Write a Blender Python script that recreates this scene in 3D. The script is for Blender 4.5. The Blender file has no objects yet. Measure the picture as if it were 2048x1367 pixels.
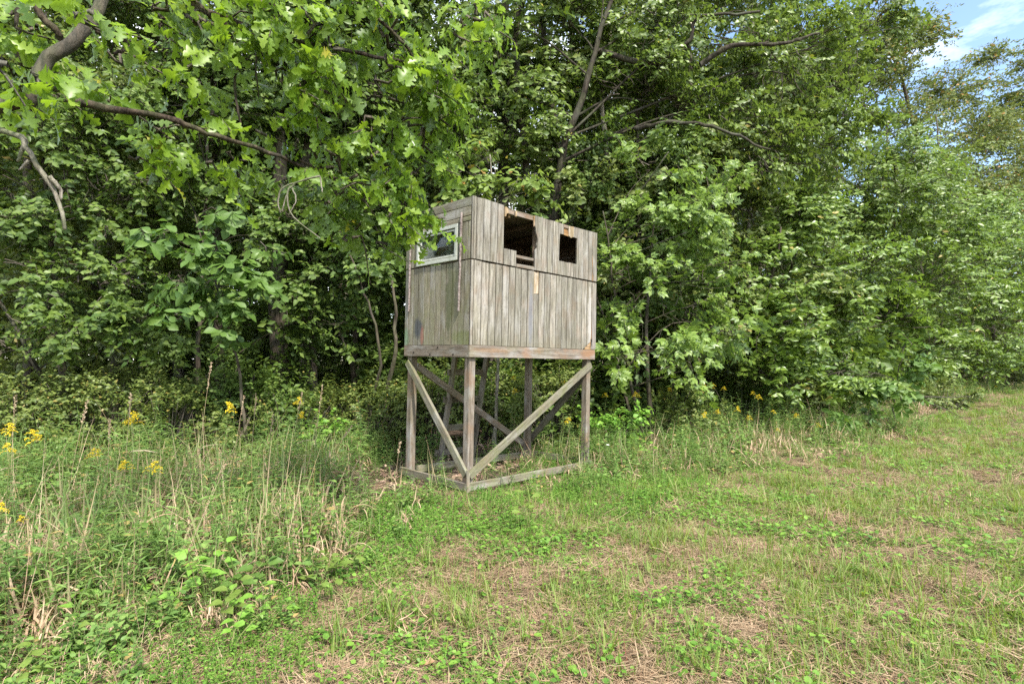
import bpy, math, random
import numpy as np
from mathutils import Matrix, Vector

rng = np.random.default_rng(7)
random.seed(7)
SC = bpy.context.scene
COL = SC.collection
R = math.radians

# ------------------------------------------------------------------ camera, sky, sun, exposure
CAM_H, FPX, PITCH = 1.62, 1110.775, 0.03
cd = bpy.data.cameras.new('camera'); cam = bpy.data.objects.new('camera', cd); COL.objects.link(cam)
cam.location = (0, 0, CAM_H); cam.rotation_euler = (math.pi / 2 + PITCH, 0, 0)
cd.sensor_width = 36.0; cd.lens = FPX / 2048 * 36; cd.clip_start = 0.05; cd.clip_end = 1500
SC.camera = cam

SUN_EL, SUN_AZ = R(50), R(150)          # azimuth clockwise from +Y: behind the camera, to the right
w = bpy.data.worlds.new('World'); SC.world = w; w.use_nodes = True
nt = w.node_tree; nt.nodes.clear()
wo = nt.nodes.new('ShaderNodeOutputWorld'); bg = nt.nodes.new('ShaderNodeBackground')
sky = nt.nodes.new('ShaderNodeTexSky'); sky.sky_type = 'NISHITA'; sky.sun_disc = False
sky.sun_elevation = SUN_EL; sky.sun_rotation = SUN_AZ; sky.air_density = 1.0; sky.dust_density = 0.6
tc = nt.nodes.new('ShaderNodeTexCoord'); mp = nt.nodes.new('ShaderNodeMapping'); mp.inputs['Scale'].default_value = (1, 1, 2.6)
nz = nt.nodes.new('ShaderNodeTexNoise'); nz.inputs['Scale'].default_value = 2.3; nz.inputs['Detail'].default_value = 9; nz.inputs['Roughness'].default_value = 0.58
cr = nt.nodes.new('ShaderNodeValToRGB'); cr.color_ramp.elements[0].position = 0.43; cr.color_ramp.elements[1].position = 0.62
mx = nt.nodes.new('ShaderNodeMix'); mx.data_type = 'RGBA'; mx.inputs[7].default_value = (7.5, 7.7, 8.0, 1)
L = nt.links.new
L(tc.outputs['Generated'], mp.inputs['Vector']); L(mp.outputs['Vector'], nz.inputs['Vector']); L(nz.outputs['Fac'], cr.inputs['Fac'])
L(cr.outputs['Color'], mx.inputs[0]); L(sky.outputs['Color'], mx.inputs[6]); L(mx.outputs[2], bg.inputs['Color'])
bg.inputs['Strength'].default_value = 0.135
L(bg.outputs['Background'], wo.inputs['Surface'])

sd = bpy.data.lights.new('sun', 'SUN'); sun = bpy.data.objects.new('sun', sd); COL.objects.link(sun)
sd.energy = 3.4; sd.angle = R(4); sd.color = (1.0, 0.95, 0.86)
sdir = Vector((math.sin(SUN_AZ) * math.cos(SUN_EL), math.cos(SUN_AZ) * math.cos(SUN_EL), math.sin(SUN_EL)))
sun.rotation_euler = sdir.to_track_quat('Z', 'Y').to_euler()

vs = SC.view_settings
vs.view_transform = 'Standard'; vs.look = 'None'; vs.gamma = 1; vs.use_curve_mapping = False
vs.exposure = 1.55
SC.render.engine = 'CYCLES'
cy = SC.cycles
cy.max_bounces = 7; cy.diffuse_bounces = 4; cy.glossy_bounces = 2; cy.transmission_bounces = 4; cy.transparent_max_bounces = 4
cy.use_denoising = False
try: cy.denoiser = 'OPENIMAGEDENOISE'
except Exception: pass

# ------------------------------------------------------------------ helpers
def at(px, py, d):
    """a point of the 2048 px photograph at depth d (metres in front of the camera) as a place in the world"""
    a = (px - 1024) / FPX; b = -(py - 683.5) / FPX
    c, s = math.cos(PITCH), math.sin(PITCH)
    return np.array([a * d, d * (c - b * s), CAM_H + d * (s + b * c)])

def ground_at(px, py):
    a = (px - 1024) / FPX; b = -(py - 683.5) / FPX
    c, s = math.cos(PITCH), math.sin(PITCH)
    t = -CAM_H / (s + b * c)
    return np.array([a * t, t * (c - b * s), 0.0])

def _h(i, j, seed):
    n = (i * 374761393 + j * 668265263 + seed * 1442695041) & 0xFFFFFFFF
    n = ((n ^ (n >> 13)) * 1274126177) & 0xFFFFFFFF
    return ((n ^ (n >> 16)) & 0xFFFF) / 65535.0

def vnoise(x, y, sc=1.0, seed=0, octs=3):
    x = np.asarray(x, float) * sc; y = np.asarray(y, float) * sc
    out = 0; amp = 1; tot = 0
    for o in range(octs):
        i = np.floor(x).astype(np.int64); j = np.floor(y).astype(np.int64)
        fx = x - i; fy = y - j; fx = fx * fx * (3 - 2 * fx); fy = fy * fy * (3 - 2 * fy)
        v = (_h(i, j, seed + o) * (1 - fx) + _h(i + 1, j, seed + o) * fx) * (1 - fy) + (_h(i, j + 1, seed + o) * (1 - fx) + _h(i + 1, j + 1, seed + o) * fx) * fy
        out = out + amp * v; tot += amp; amp *= 0.5; x = x * 2.03; y = y * 2.03
    return out / tot

def gz(x, y):
    """height of the ground"""
    return (vnoise(x, y, 0.35, 11, 3) - 0.5) * 0.16 + (vnoise(x, y, 2.2, 12, 2) - 0.5) * 0.07 - 0.02

def tag(o, label=None, cat=None, group=None, kind=None):
    if label: o['label'] = label
    if cat: o['category'] = cat
    if group: o['group'] = group
    if kind: o['kind'] = kind
    return o

def empty(name, loc, rz=0.0):
    o = bpy.data.objects.new(name, None); COL.objects.link(o)
    o.location = [float(v) for v in loc]; o.rotation_euler = (0, 0, rz); o.empty_display_size = 0.2
    return o

def mk(name, verts, faces, mat=None, smooth=False):
    """mesh from numpy arrays; faces is an (n,3) or (n,4) array"""
    verts = np.ascontiguousarray(verts, dtype=np.float32); faces = np.ascontiguousarray(faces, dtype=np.int32)
    me = bpy.data.meshes.new(name)
    n, k = faces.shape
    me.vertices.add(len(verts)); me.vertices.foreach_set('co', verts.ravel())
    me.loops.add(n * k); me.loops.foreach_set('vertex_index', faces.ravel())
    me.polygons.add(n); me.polygons.foreach_set('loop_start', np.arange(0, n * k, k, dtype=np.int32))
    me.polygons.foreach_set('loop_total', np.full(n, k, np.int32))
    if smooth: me.polygons.foreach_set('use_smooth', np.ones(n, bool))
    if mat: me.materials.append(mat)
    me.update(calc_edges=True)
    return me

def ob(name, me, parent=None, loc=None):
    o = bpy.data.objects.new(name, me); COL.objects.link(o)
    if parent is not None: o.parent = parent
    if loc is not None: o.location = [float(v) for v in loc]
    return o

def quads_to_tris(q):
    q = np.asarray(q); return np.concatenate([q[:, [0, 1, 2]], q[:, [0, 2, 3]]])

class Tubes:
    """collects bent tapering tubes in one mesh"""
    def __init__(s, sides=6): s.v = []; s.f = []; s.n = 0; s.k = sides
    def add(s, pts, radii, sides=None, wob=0.0):
        k = sides or s.k
        P = np.asarray(pts, float); r = np.asarray(radii, float)
        if r.ndim == 0: r = np.full(len(P), float(r))
        T = np.gradient(P, axis=0); T /= np.linalg.norm(T, axis=1)[:, None] + 1e-9
        ref = np.array([0.31, 0.17, 0.93]) if abs(T[:, 2]).mean() < 0.85 else np.array([1.0, 0.1, 0.05])
        A = np.zeros_like(T); a_ = np.cross(T[0], ref)
        for i_ in range(len(T)):      # carried along the bend so that the tube never twists shut
            a_ = a_ - T[i_] * a_.dot(T[i_]); a_ = a_ / (np.linalg.norm(a_) + 1e-9); A[i_] = a_
        B = np.cross(T, A)
        th = np.linspace(0, 2 * np.pi, k, endpoint=False)
        rr = r[:, None] * (1 + wob * (rng.random((len(P), k)) - 0.5))
        V = P[:, None, :] + rr[..., None] * (np.cos(th)[None, :, None] * A[:, None, :] + np.sin(th)[None, :, None] * B[:, None, :])
        m = len(P); base = s.n
        i = np.arange(m - 1)[:, None] * k; j = np.arange(k)[None, :]; j2 = (j + 1) % k
        F = np.stack([i + j, i + j2, i + k + j2, i + k + j], -1).reshape(-1, 4) + base
        s.v.append(V.reshape(-1, 3)); s.f.append(F); s.n += m * k
        # end cap: a point
        s.v.append(P[-1:] + T[-1:] * r[-1]); c = s.n; s.n += 1
        e = base + (m - 1) * k + np.arange(k)
        s.f.append(np.stack([e, np.roll(e, -1), np.full(k, c), np.full(k, c)], -1))
    def mesh(s, name, mat, smooth=True, tri=True):
        F = quads_to_tris(np.concatenate(s.f)); F = F[(F[:, 1] != F[:, 2]) & (F[:, 0] != F[:, 2])]
        return mk(name, np.concatenate(s.v), F, mat, smooth)

def smooth_line(pts, n):
    """Catmull-Rom through pts"""
    P = np.asarray(pts, float)
    if len(P) < 3:
        t = np.linspace(0, 1, n)[:, None]; return P[0] * (1 - t) + P[-1] * t
    Q = np.vstack([2 * P[0] - P[1], P, 2 * P[-1] - P[-2]])
    t = np.linspace(0, len(P) - 1 - 1e-6, n); i = t.astype(int); u = (t - i)[:, None]
    a, b, c, d = Q[i], Q[i + 1], Q[i + 2], Q[i + 3]
    return 0.5 * (2 * b + (c - a) * u + (2 * a - 5 * b + 4 * c - d) * u ** 2 + (3 * b - a - 3 * c + d) * u ** 3)

# ------------------------------------------------------------------ materials
class NB:
    def __init__(s, name):
        s.m = bpy.data.materials.new(name); s.m.use_nodes = True; s.t = s.m.node_tree; s.t.nodes.clear()
        s.out = s.t.nodes.new('ShaderNodeOutputMaterial')
    def n(s, typ, **kw):
        x = s.t.nodes.new('ShaderNode' + typ)
        for k, v in kw.items():
            if k.startswith('i_'):
                key = k[2:].replace('_', ' ')
                x.inputs[int(key) if key.isdigit() else key].default_value = v
            else: setattr(x, k, v)
        return x
    def l(s, a, b): s.t.links.new(a, b)
    def mix(s, fac, a, b, blend='MIX'):
        x = s.t.nodes.new('ShaderNodeMix'); x.data_type = 'RGBA'; x.blend_type = blend
        for v, i in ((fac, 0), (a, 6), (b, 7)):
            if isinstance(v, (int, float)): x.inputs[i].default_value = v
            elif isinstance(v, (tuple, list)): x.inputs[i].default_value = (*v[:3], 1)
            else: s.l(v, x.inputs[i])
        return x.outputs[2]
    def ramp(s, fac, stops, interp='LINEAR'):
        x = s.t.nodes.new('ShaderNodeValToRGB'); x.color_ramp.interpolation = interp
        e = x.color_ramp.elements
        while len(e) < len(stops): e.new(0.5)
        for q, (p, c) in zip(e, stops):
            q.position = p; q.color = (*c, 1) if isinstance(c, (tuple, list)) else (c, c, c, 1)
        s.l(fac, x.inputs[0]); return x.outputs[0]
    def noise(s, scale, vec=None, detail=3, rough=0.55, dist=0.0, dim=None):
        x = s.n('TexNoise'); x.inputs['Scale'].default_value = scale; x.inputs['Detail'].default_value = detail
        x.inputs['Roughness'].default_value = rough; x.inputs['Distortion'].default_value = dist
        if vec is not None: s.l(vec, x.inputs['Vector'])
        return x.outputs['Fac']
    def math(s, op, a, b=0.0, c=None):
        x = s.t.nodes.new('ShaderNodeMath'); x.operation = op
        for i, v in enumerate((a, b) if c is None else (a, b, c)):
            if isinstance(v, (int, float)): x.inputs[i].default_value = v
            else: s.l(v, x.inputs[i])
        return x.outputs[0]
    def mapping(s, vec, scale=(1, 1, 1), loc=None):
        x = s.t.nodes.new('ShaderNodeMapping'); x.inputs['Scale'].default_value = scale
        s.l(vec, x.inputs['Vector'])
        if loc is not None:
            if isinstance(loc, (tuple, list)): x.inputs['Location'].default_value = loc
            else: s.l(loc, x.inputs['Location'])
        return x.outputs[0]
    def bump(s, h, strength=0.4, dist=0.01):
        x = s.t.nodes.new('ShaderNodeBump'); x.inputs['Strength'].default_value = strength; x.inputs['Distance'].default_value = dist
        s.l(h, x.inputs['Height']); return x.outputs[0]
    def pbsdf(s, col, rough=0.8, spec=0.3, normal=None):
        x = s.t.nodes.new('ShaderNodeBsdfPrincipled')
        for v, k in ((col, 'Base Color'), (rough, 'Roughness'), (spec, 'Specular IOR Level')):
            if isinstance(v, (tuple, list)): x.inputs[k].default_value = (*v[:3], 1)
            elif isinstance(v, (int, float)): x.inputs[k].default_value = v
            else: s.l(v, x.inputs[k])
        if normal is not None: s.l(normal, x.inputs['Normal'])
        return x
    def end(s, sh): s.l(sh, s.out.inputs['Surface']); return s.m

def leaf_mat(name, cols, rough=0.42, trans=0.35, back=(0.10, 0.14, 0.06), spec=0.5, odd=None, oddp=0.03, tcol=None, noise_scale=1.3, inst=False):
    """cols: dark, mid, bright base colours picked leaf by leaf; odd: colour of a few ageing leaves"""
    b = NB(name); g = b.n('NewGeometry')
    r = g.outputs['Random Per Island']
    if inst:
        oi = b.n('ObjectInfo'); r = b.math('FRACT', b.math('ADD', r, oi.outputs['Random']))
    c = b.ramp(r, [(0.0, cols[0]), (0.45, cols[1]), (0.93, cols[2])])
    pos = b.noise(noise_scale, g.outputs['Position'], 3)
    c = b.mix(b.ramp(pos, [(0.38, 0.0), (0.66, 0.75)]), c, b.mix(0.5, c, cols[2]))
    c = b.mix(1.0, c, b.ramp(b.noise(55, g.outputs['Position'], 3, 0.7), [(0.3, (0.78, 0.80, 0.80)), (0.7, (1.20, 1.18, 1.15))]), 'MULTIPLY')
    if odd:
        rr = b.math('FRACT', b.math('MULTIPLY', r, 17.31))
        c = b.mix(b.math('LESS_THAN', rr, oddp), c, odd)
    cb = b.mix(0.5, c, back)
    front = b.mix(g.outputs['Backfacing'], c, cb)
    rv = b.math('MULTIPLY_ADD', b.math('FRACT', b.math('MULTIPLY', r, 7.7)), 0.25, rough)
    p = b.pbsdf(front, rv, spec)
    t = b.n('BsdfTranslucent'); tc2 = b.mix(0.55, front, tcol or (cols[2][0] * 1.5, cols[2][1] * 1.6, cols[2][2] * 0.6)); b.l(tc2, t.inputs['Color'])
    m = b.n('MixShader'); m.inputs[0].default_value = trans
    b.l(p.outputs[0], m.inputs[1]); b.l(t.outputs[0], m.inputs[2])
    return b.end(m.outputs[0])

def bark_mat(name, a, c, scale=14, moss=0.0):
    b = NB(name); t = b.n('TexCoord'); v = b.mapping(t.outputs['Object'], (1, 1, 0.16))
    n1 = b.noise(scale, v, 6, 0.7, 0.6); n2 = b.noise(1.7, t.outputs['Object'], 3)
    col = b.mix(b.ramp(n1, [(0.38, 0.0), (0.62, 1.0)]), a, c)
    col = b.mix(b.ramp(n2, [(0.5, 0.0), (0.7, 0.4)]), col, (0.12, 0.125, 0.10))
    if moss: col = b.mix(b.math('MULTIPLY', b.ramp(b.noise(6, t.outputs['Object'], 4), [(0.45, 0.0), (0.6, 1.0)]), moss), col, (0.10, 0.12, 0.05))
    return b.end(b.pbsdf(col, 0.9, 0.15, b.bump(n1, 0.9, 0.03)).outputs[0])

M = {}
M['bark'] = bark_mat('bark_grey_brown', (0.03, 0.023, 0.017), (0.115, 0.092, 0.072), 16, 0.3)
M['bark_oak'] = bark_mat('bark_oak', (0.012, 0.008, 0.006), (0.085, 0.062, 0.045), 30, 0.25)
M['bark_dark'] = bark_mat('bark_dark', (0.015, 0.012, 0.009), (0.060, 0.049, 0.038), 16, 0.2)
M['bark_pale'] = bark_mat('bark_pale', (0.14, 0.12, 0.095), (0.36, 0.32, 0.26), 30, 0.7)
M['twig'] = bark_mat('twig_bark', (0.05, 0.04, 0.03), (0.15, 0.13, 0.10), 30)
M['oak_leaf'] = leaf_mat('oak_leaves', ((0.055, 0.11, 0.014), (0.10, 0.19, 0.020), (0.22, 0.32, 0.03)), 0.28, 0.48, (0.12, 0.18, 0.09), 0.5, (0.35, 0.32, 0.03), 0.015)
M['oak_far'] = leaf_mat('oak_leaves_far', ((0.046, 0.085, 0.012), (0.090, 0.145, 0.020), (0.175, 0.24, 0.045)), 0.34, 0.32, (0.11, 0.165, 0.07), 0.5, (0.30, 0.25, 0.04), 0.01)
M['hick_leaf'] = leaf_mat('hickory_leaves', ((0.060, 0.115, 0.018), (0.105, 0.180, 0.026), (0.20, 0.29, 0.045)), 0.36, 0.34, (0.12, 0.19, 0.10), 0.55)
M['gloss_leaf'] = leaf_mat('glossy_leaves', ((0.050, 0.100, 0.014), (0.095, 0.165, 0.022), (0.185, 0.265, 0.042)), 0.33, 0.32, (0.11, 0.18, 0.06), 0.5, (0.30, 0.24, 0.05), 0.008)
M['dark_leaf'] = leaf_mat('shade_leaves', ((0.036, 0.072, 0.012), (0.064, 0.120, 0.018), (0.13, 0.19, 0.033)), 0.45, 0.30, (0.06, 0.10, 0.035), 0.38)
M['olive_leaf'] = leaf_mat('olive_leaves', ((0.05, 0.085, 0.018), (0.085, 0.125, 0.026), (0.16, 0.19, 0.045)), 0.5, 0.35, (0.15, 0.15, 0.08), 0.4, (0.30, 0.17, 0.04), 0.06)
M['under_leaf'] = leaf_mat('undergrowth_leaves', ((0.05, 0.085, 0.016), (0.095, 0.14, 0.026), (0.18, 0.22, 0.05)), 0.42, 0.32, (0.10, 0.14, 0.07), 0.45, (0.25, 0.2, 0.05), 0.03)
M['pale_leaf'] = leaf_mat('yellow_green_leaves', ((0.07, 0.13, 0.025), (0.12, 0.19, 0.035), (0.20, 0.27, 0.05)), 0.45, 0.38, (0.16, 0.2, 0.08), 0.4, (0.30, 0.18, 0.04), 0.05)
M['broad_leaf'] = leaf_mat('broad_leaves', ((0.040, 0.095, 0.018), (0.07, 0.14, 0.025), (0.13, 0.215, 0.04)), 0.42, 0.36, (0.12, 0.2, 0.08), 0.4)
M['weed_leaf'] = leaf_mat('weed_leaves', ((0.08, 0.19, 0.03), (0.13, 0.28, 0.04), (0.24, 0.40, 0.06)), 0.42, 0.38, (0.16, 0.24, 0.10), 0.35, (0.38, 0.33, 0.05), 0.03)

def weathered(name, base=((0.135, 0.122, 0.098), (0.325, 0.302, 0.260)), brown=(0.22, 0.13, 0.08), brown_amt=0.25, moss=0.25, dark=0.5, silver=(0.33, 0.315, 0.30), blotch=None):
    """wood grain runs along the object's own X axis"""
    b = NB(name); t = b.n('TexCoord'); oi = b.n('ObjectInfo')
    off = b.n('CombineXYZ')
    b.l(b.math('MULTIPLY', oi.outputs['Random'], 37.0), off.inputs[0]); b.l(b.math('MULTIPLY', oi.outputs['Random'], 91.0), off.inputs[1])
    o = t.outputs['Object']
    v = b.mapping(o, (0.055, 1, 1), off.outputs[0]); v2 = b.mapping(o, (0.35, 1, 1), off.outputs[0]); v3 = b.mapping(o, (1, 1, 1), off.outputs[0])
    fine = b.noise(150, v, 6, 0.75, 0.2); mid = b.noise(34, v, 4, 0.65, 0.6); big = b.noise(5.5, v2, 4, 0.6); sp = b.noise(55, v3, 3, 0.6)
    c = b.mix(b.ramp(mid, [(0.38, 0.0), (0.62, 1.0)]), base[0], base[1])
    c = b.mix(b.ramp(fine, [(0.32, 0.80), (0.54, 0.0)]), c, (0.06, 0.05, 0.04))
    c = b.mix(b.math('MULTIPLY', b.ramp(big, [(0.5, 0.0), (0.68, 1.0)]), 0.75), c, silver)
    c = b.mix(b.math('MULTIPLY', b.ramp(b.noise(3.1, v3, 4, 0.6), [(0.50, 0.0), (0.66, 1.0)]), brown_amt), c, brown)
    if moss: c = b.mix(b.math('MULTIPLY', b.ramp(b.noise(2.6, v3, 5, 0.7), [(0.45, 0.0), (0.68, 1.0)]), moss), c, (0.15, 0.17, 0.05))
    c = b.mix(b.math('MULTIPLY', b.ramp(sp, [(0.57, 0.0), (0.70, 1.0)]), dark), c, (0.06, 0.055, 0.045))
    # knots
    vo = b.n('TexVoronoi'); vo.inputs['Scale'].default_value = 2.6; b.l(b.mapping(o, (0.6, 1.6, 1), off.outputs[0]), vo.inputs['Vector'])
    c = b.mix(b.ramp(vo.outputs['Distance'], [(0.02, 0.75), (0.05, 0.0)]), c, (0.06, 0.04, 0.03))
    # piece to piece
    pv = b.ramp(b.math('FRACT', b.math('MULTIPLY', oi.outputs['Random'], 13.7)), [(0.0, (0.78, 0.78, 0.74)), (0.5, (0.93, 0.93, 0.91)), (1.0, (1.08, 1.06, 1.02))])
    c = b.mix(1.0, c, pv, 'MULTIPLY')
    if blotch: c = blotch(b, c)
    h = b.math('ADD', b.math('MULTIPLY', fine, 0.6), mid)
    return b.end(b.pbsdf(c, 0.86, 0.2, b.bump(h, 0.55, 0.006)).outputs[0])

M['plank'] = weathered('weathered_planks')
M['plank_shade'] = weathered('weathered_planks_shaded_side', ((0.17, 0.155, 0.11), (0.27, 0.25, 0.19)), (0.2, 0.14, 0.09), 0.2, 0.5)
M['frame_wood'] = weathered('weathered_framing', ((0.125, 0.098, 0.075), (0.25, 0.205, 0.165)), (0.20, 0.12, 0.07), 0.5, 0.12, 0.5, (0.32, 0.31, 0.295))
M['mossy_wood'] = weathered('mossy_framing', ((0.14, 0.125, 0.09), (0.27, 0.25, 0.195)), (0.2, 0.12, 0.07), 0.3, 0.65, 0.6, (0.34, 0.33, 0.30))
M['dark_wood'] = weathered('dark_framing', ((0.09, 0.078, 0.062), (0.20, 0.175, 0.14)), (0.1, 0.07, 0.05), 0.4, 0.3, 0.6, (0.16, 0.15, 0.14))  # darker framing tone for ladder, joists and some beams, rails and braces
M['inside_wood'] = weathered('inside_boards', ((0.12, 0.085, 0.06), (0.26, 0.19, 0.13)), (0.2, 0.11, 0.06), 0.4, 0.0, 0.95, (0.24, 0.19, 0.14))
M['raw_wood'] = weathered('torn_raw_wood', ((0.15, 0.085, 0.035), (0.36, 0.23, 0.11)), (0.30, 0.14, 0.045), 0.8, 0.0, 0.5, (0.55, 0.42, 0.3))
M['pine_wood'] = weathered('exposed_pale_stud', ((0.20, 0.145, 0.08), (0.42, 0.33, 0.21)), (0.26, 0.15, 0.06), 0.7, 0.0, 0.5, (0.48, 0.42, 0.36))
b = NB('rusty_rod'); t = b.n('TexCoord'); n1 = b.noise(40, t.outputs['Object'], 5)
M['rod'] = b.end(b.pbsdf(b.mix(b.ramp(n1, [(0.35, 0.0), (0.65, 1.0)]), (0.10, 0.075, 0.065), (0.27, 0.23, 0.21)), 0.8, 0.2, b.bump(n1, 0.5, 0.003)).outputs[0])
b = NB('white_window_paint'); t = b.n('TexCoord'); n1 = b.noise(9, t.outputs['Object'], 5)
M['white'] = b.end(b.pbsdf(b.mix(b.ramp(n1, [(0.5, 0.0), (0.75, 0.6)]), (0.38, 0.39, 0.33), (0.22, 0.24, 0.16)), 0.5, 0.4).outputs[0])
b = NB('window_glass'); gl = b.n('BsdfGlossy'); gl.inputs['Roughness'].default_value = 0.03; gl.inputs['Color'].default_value = (0.6, 0.65, 0.65, 1)
tr = b.n('BsdfTransparent'); tr.inputs['Color'].default_value = (0.78, 0.84, 0.80, 1); fr = b.n('LayerWeight')
m2 = b.n('MixShader'); b.l(b.math('MULTIPLY_ADD', b.math('POWER', fr.outputs['Facing'], 3.0), 0.4, 0.07), m2.inputs[0]); b.l(tr.outputs[0], m2.inputs[1]); b.l(gl.outputs[0], m2.inputs[2])
M['glass'] = b.end(m2.outputs[0])

# ------------------------------------------------------------------ ground
b = NB('meadow_ground'); g = b.n('NewGeometry'); P = g.outputs['Position']
n1 = b.noise(1.1, P, 5, 0.6); n2 = b.noise(14, P, 6, 0.7); n3 = b.noise(70, P, 4, 0.7)
c = b.mix(b.ramp(n2, [(0.35, 0.0), (0.65, 1.0)]), (0.05, 0.034, 0.022), (0.19, 0.14, 0.085))
c = b.mix(b.ramp(n1, [(0.42, 0.0), (0.60, 0.55)]), c, (0.10, 0.13, 0.035))
c = b.mix(b.ramp(n3, [(0.42, 0.6), (0.55, 0.0)]), c, (0.03, 0.024, 0.015))
M['ground'] = b.end(b.pbsdf(c, 0.95, 0.1, b.bump(n3, 0.8, 0.02)).outputs[0])
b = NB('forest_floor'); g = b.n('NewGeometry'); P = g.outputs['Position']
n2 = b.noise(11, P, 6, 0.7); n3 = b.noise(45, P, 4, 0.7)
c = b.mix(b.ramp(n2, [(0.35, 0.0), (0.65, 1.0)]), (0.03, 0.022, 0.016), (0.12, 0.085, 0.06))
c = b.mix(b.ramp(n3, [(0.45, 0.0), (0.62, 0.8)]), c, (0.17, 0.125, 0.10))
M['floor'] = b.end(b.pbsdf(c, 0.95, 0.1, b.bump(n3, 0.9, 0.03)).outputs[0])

def grid_mesh(name, xs, ys, mat, dz=0.0):
    X, Y = np.meshgrid(xs, ys); V = np.stack([X, Y, gz(X, Y) + dz], -1).reshape(-1, 3)
    nx = len(xs); i = np.arange(len(ys) - 1)[:, None] * nx + np.arange(nx - 1)[None, :]; i = i.ravel()
    return mk(name, V, np.stack([i, i + 1, i + nx + 1, i + nx], -1), mat, True)
def grade(a, b_, near, n):      # fine near the middle, coarse far away
    t = np.linspace(0, 1, n); return a + (b_ - a) * t
xs = np.concatenate([np.linspace(-400, -32, 12)[:-1], np.linspace(-32, -9, 30)[:-1], np.linspace(-9, 14, 150)[:-1], np.linspace(14, 60, 60)[:-1], np.linspace(60, 400, 12)])
ys = np.concatenate([np.linspace(-60, 0, 8)[:-1], np.linspace(0, 16, 110)[:-1], np.linspace(16, 60, 60)[:-1], np.linspace(60, 700, 16)])
tag(ob('ground', grid_mesh('ground', xs, ys, M['ground'])), kind='structure')

# where the mown grass ends and the weeds begin, and where the wood begins (x, y pairs)
EDGE_X = np.array([-12, -4, -1.9, -1.35, -1.1, -0.75, 0.1, 1.2, 3.4, 6.3, 9.0, 12.0, 22.7, 60])
EDGE_Y = np.array([-2, 0.6, 2.2, 3.3, 4.3, 5.5, 6.1, 6.9, 8.0, 9.6, 12.1, 15.8, 25.0, 62])
def weed_edge(x): return np.interp(x, EDGE_X, EDGE_Y)
WOOD_X = np.array([-30, -8, -2, 0.5, 2.4, 5, 9, 12.7, 22, 40, 80])
WOOD_Y = np.array([7.5, 8.0, 9.4, 10.0, 10.9, 12.6, 15.3, 19.0, 29, 47, 92])
def wood_edge(x): return np.interp(x, WOOD_X, WOOD_Y)
# forest floor sheet, just above the meadow sheet
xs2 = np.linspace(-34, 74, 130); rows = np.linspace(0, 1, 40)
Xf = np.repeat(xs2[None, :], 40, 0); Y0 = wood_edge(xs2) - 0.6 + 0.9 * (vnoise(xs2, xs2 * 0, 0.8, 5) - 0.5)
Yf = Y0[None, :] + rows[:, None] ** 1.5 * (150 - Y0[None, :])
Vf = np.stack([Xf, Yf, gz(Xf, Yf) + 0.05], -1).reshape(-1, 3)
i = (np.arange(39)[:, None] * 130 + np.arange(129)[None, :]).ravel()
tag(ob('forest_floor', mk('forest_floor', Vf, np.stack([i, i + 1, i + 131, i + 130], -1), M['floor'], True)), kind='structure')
# bare trampled litter under and beside the tower
th = np.linspace(0, 2 * np.pi, 40, endpoint=False); ring = []
cx0, cy0 = -0.5, 7.7
for k, s in enumerate((0.0, 0.35, 0.7, 1.0)):
    rr = s * (1 + 0.25 * np.sin(3 * th + 1) + 0.15 * np.sin(7 * th))
    x_ = cx0 + 1.75 * rr * np.cos(th); y_ = cy0 + 1.35 * rr * np.sin(th)
    ring.append(np.stack([x_, y_, gz(x_, y_) + 0.02], -1))
V = np.concatenate(ring); q = []
for k in range(3):
    a = k * 40 + np.arange(40); a2 = k * 40 + (np.arange(40) + 1) % 40
    q.append(np.stack([a, a + 40, a2 + 40, a2], -1))
tag(ob('bare_soil', mk('bare_soil', V, np.concatenate(q), M['floor'], True)), kind='structure')

# ------------------------------------------------------------------ the hunting tower
blind = bpy.data.objects.new('hunting_blind', None); COL.objects.link(blind)
BM = Matrix(((0.701447, -0.712499, 0.017797, -0.491958), (0.712606, 0.701564, 0.000457, 6.432271), (-0.012811, 0.012362, 0.999842, 1.635888), (0, 0, 0, 1)))
blind.matrix_world = BM
tag(blind, 'weathered grey wooden hunting blind on four braced posts with two broken openings', 'hunting blind')

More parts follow.
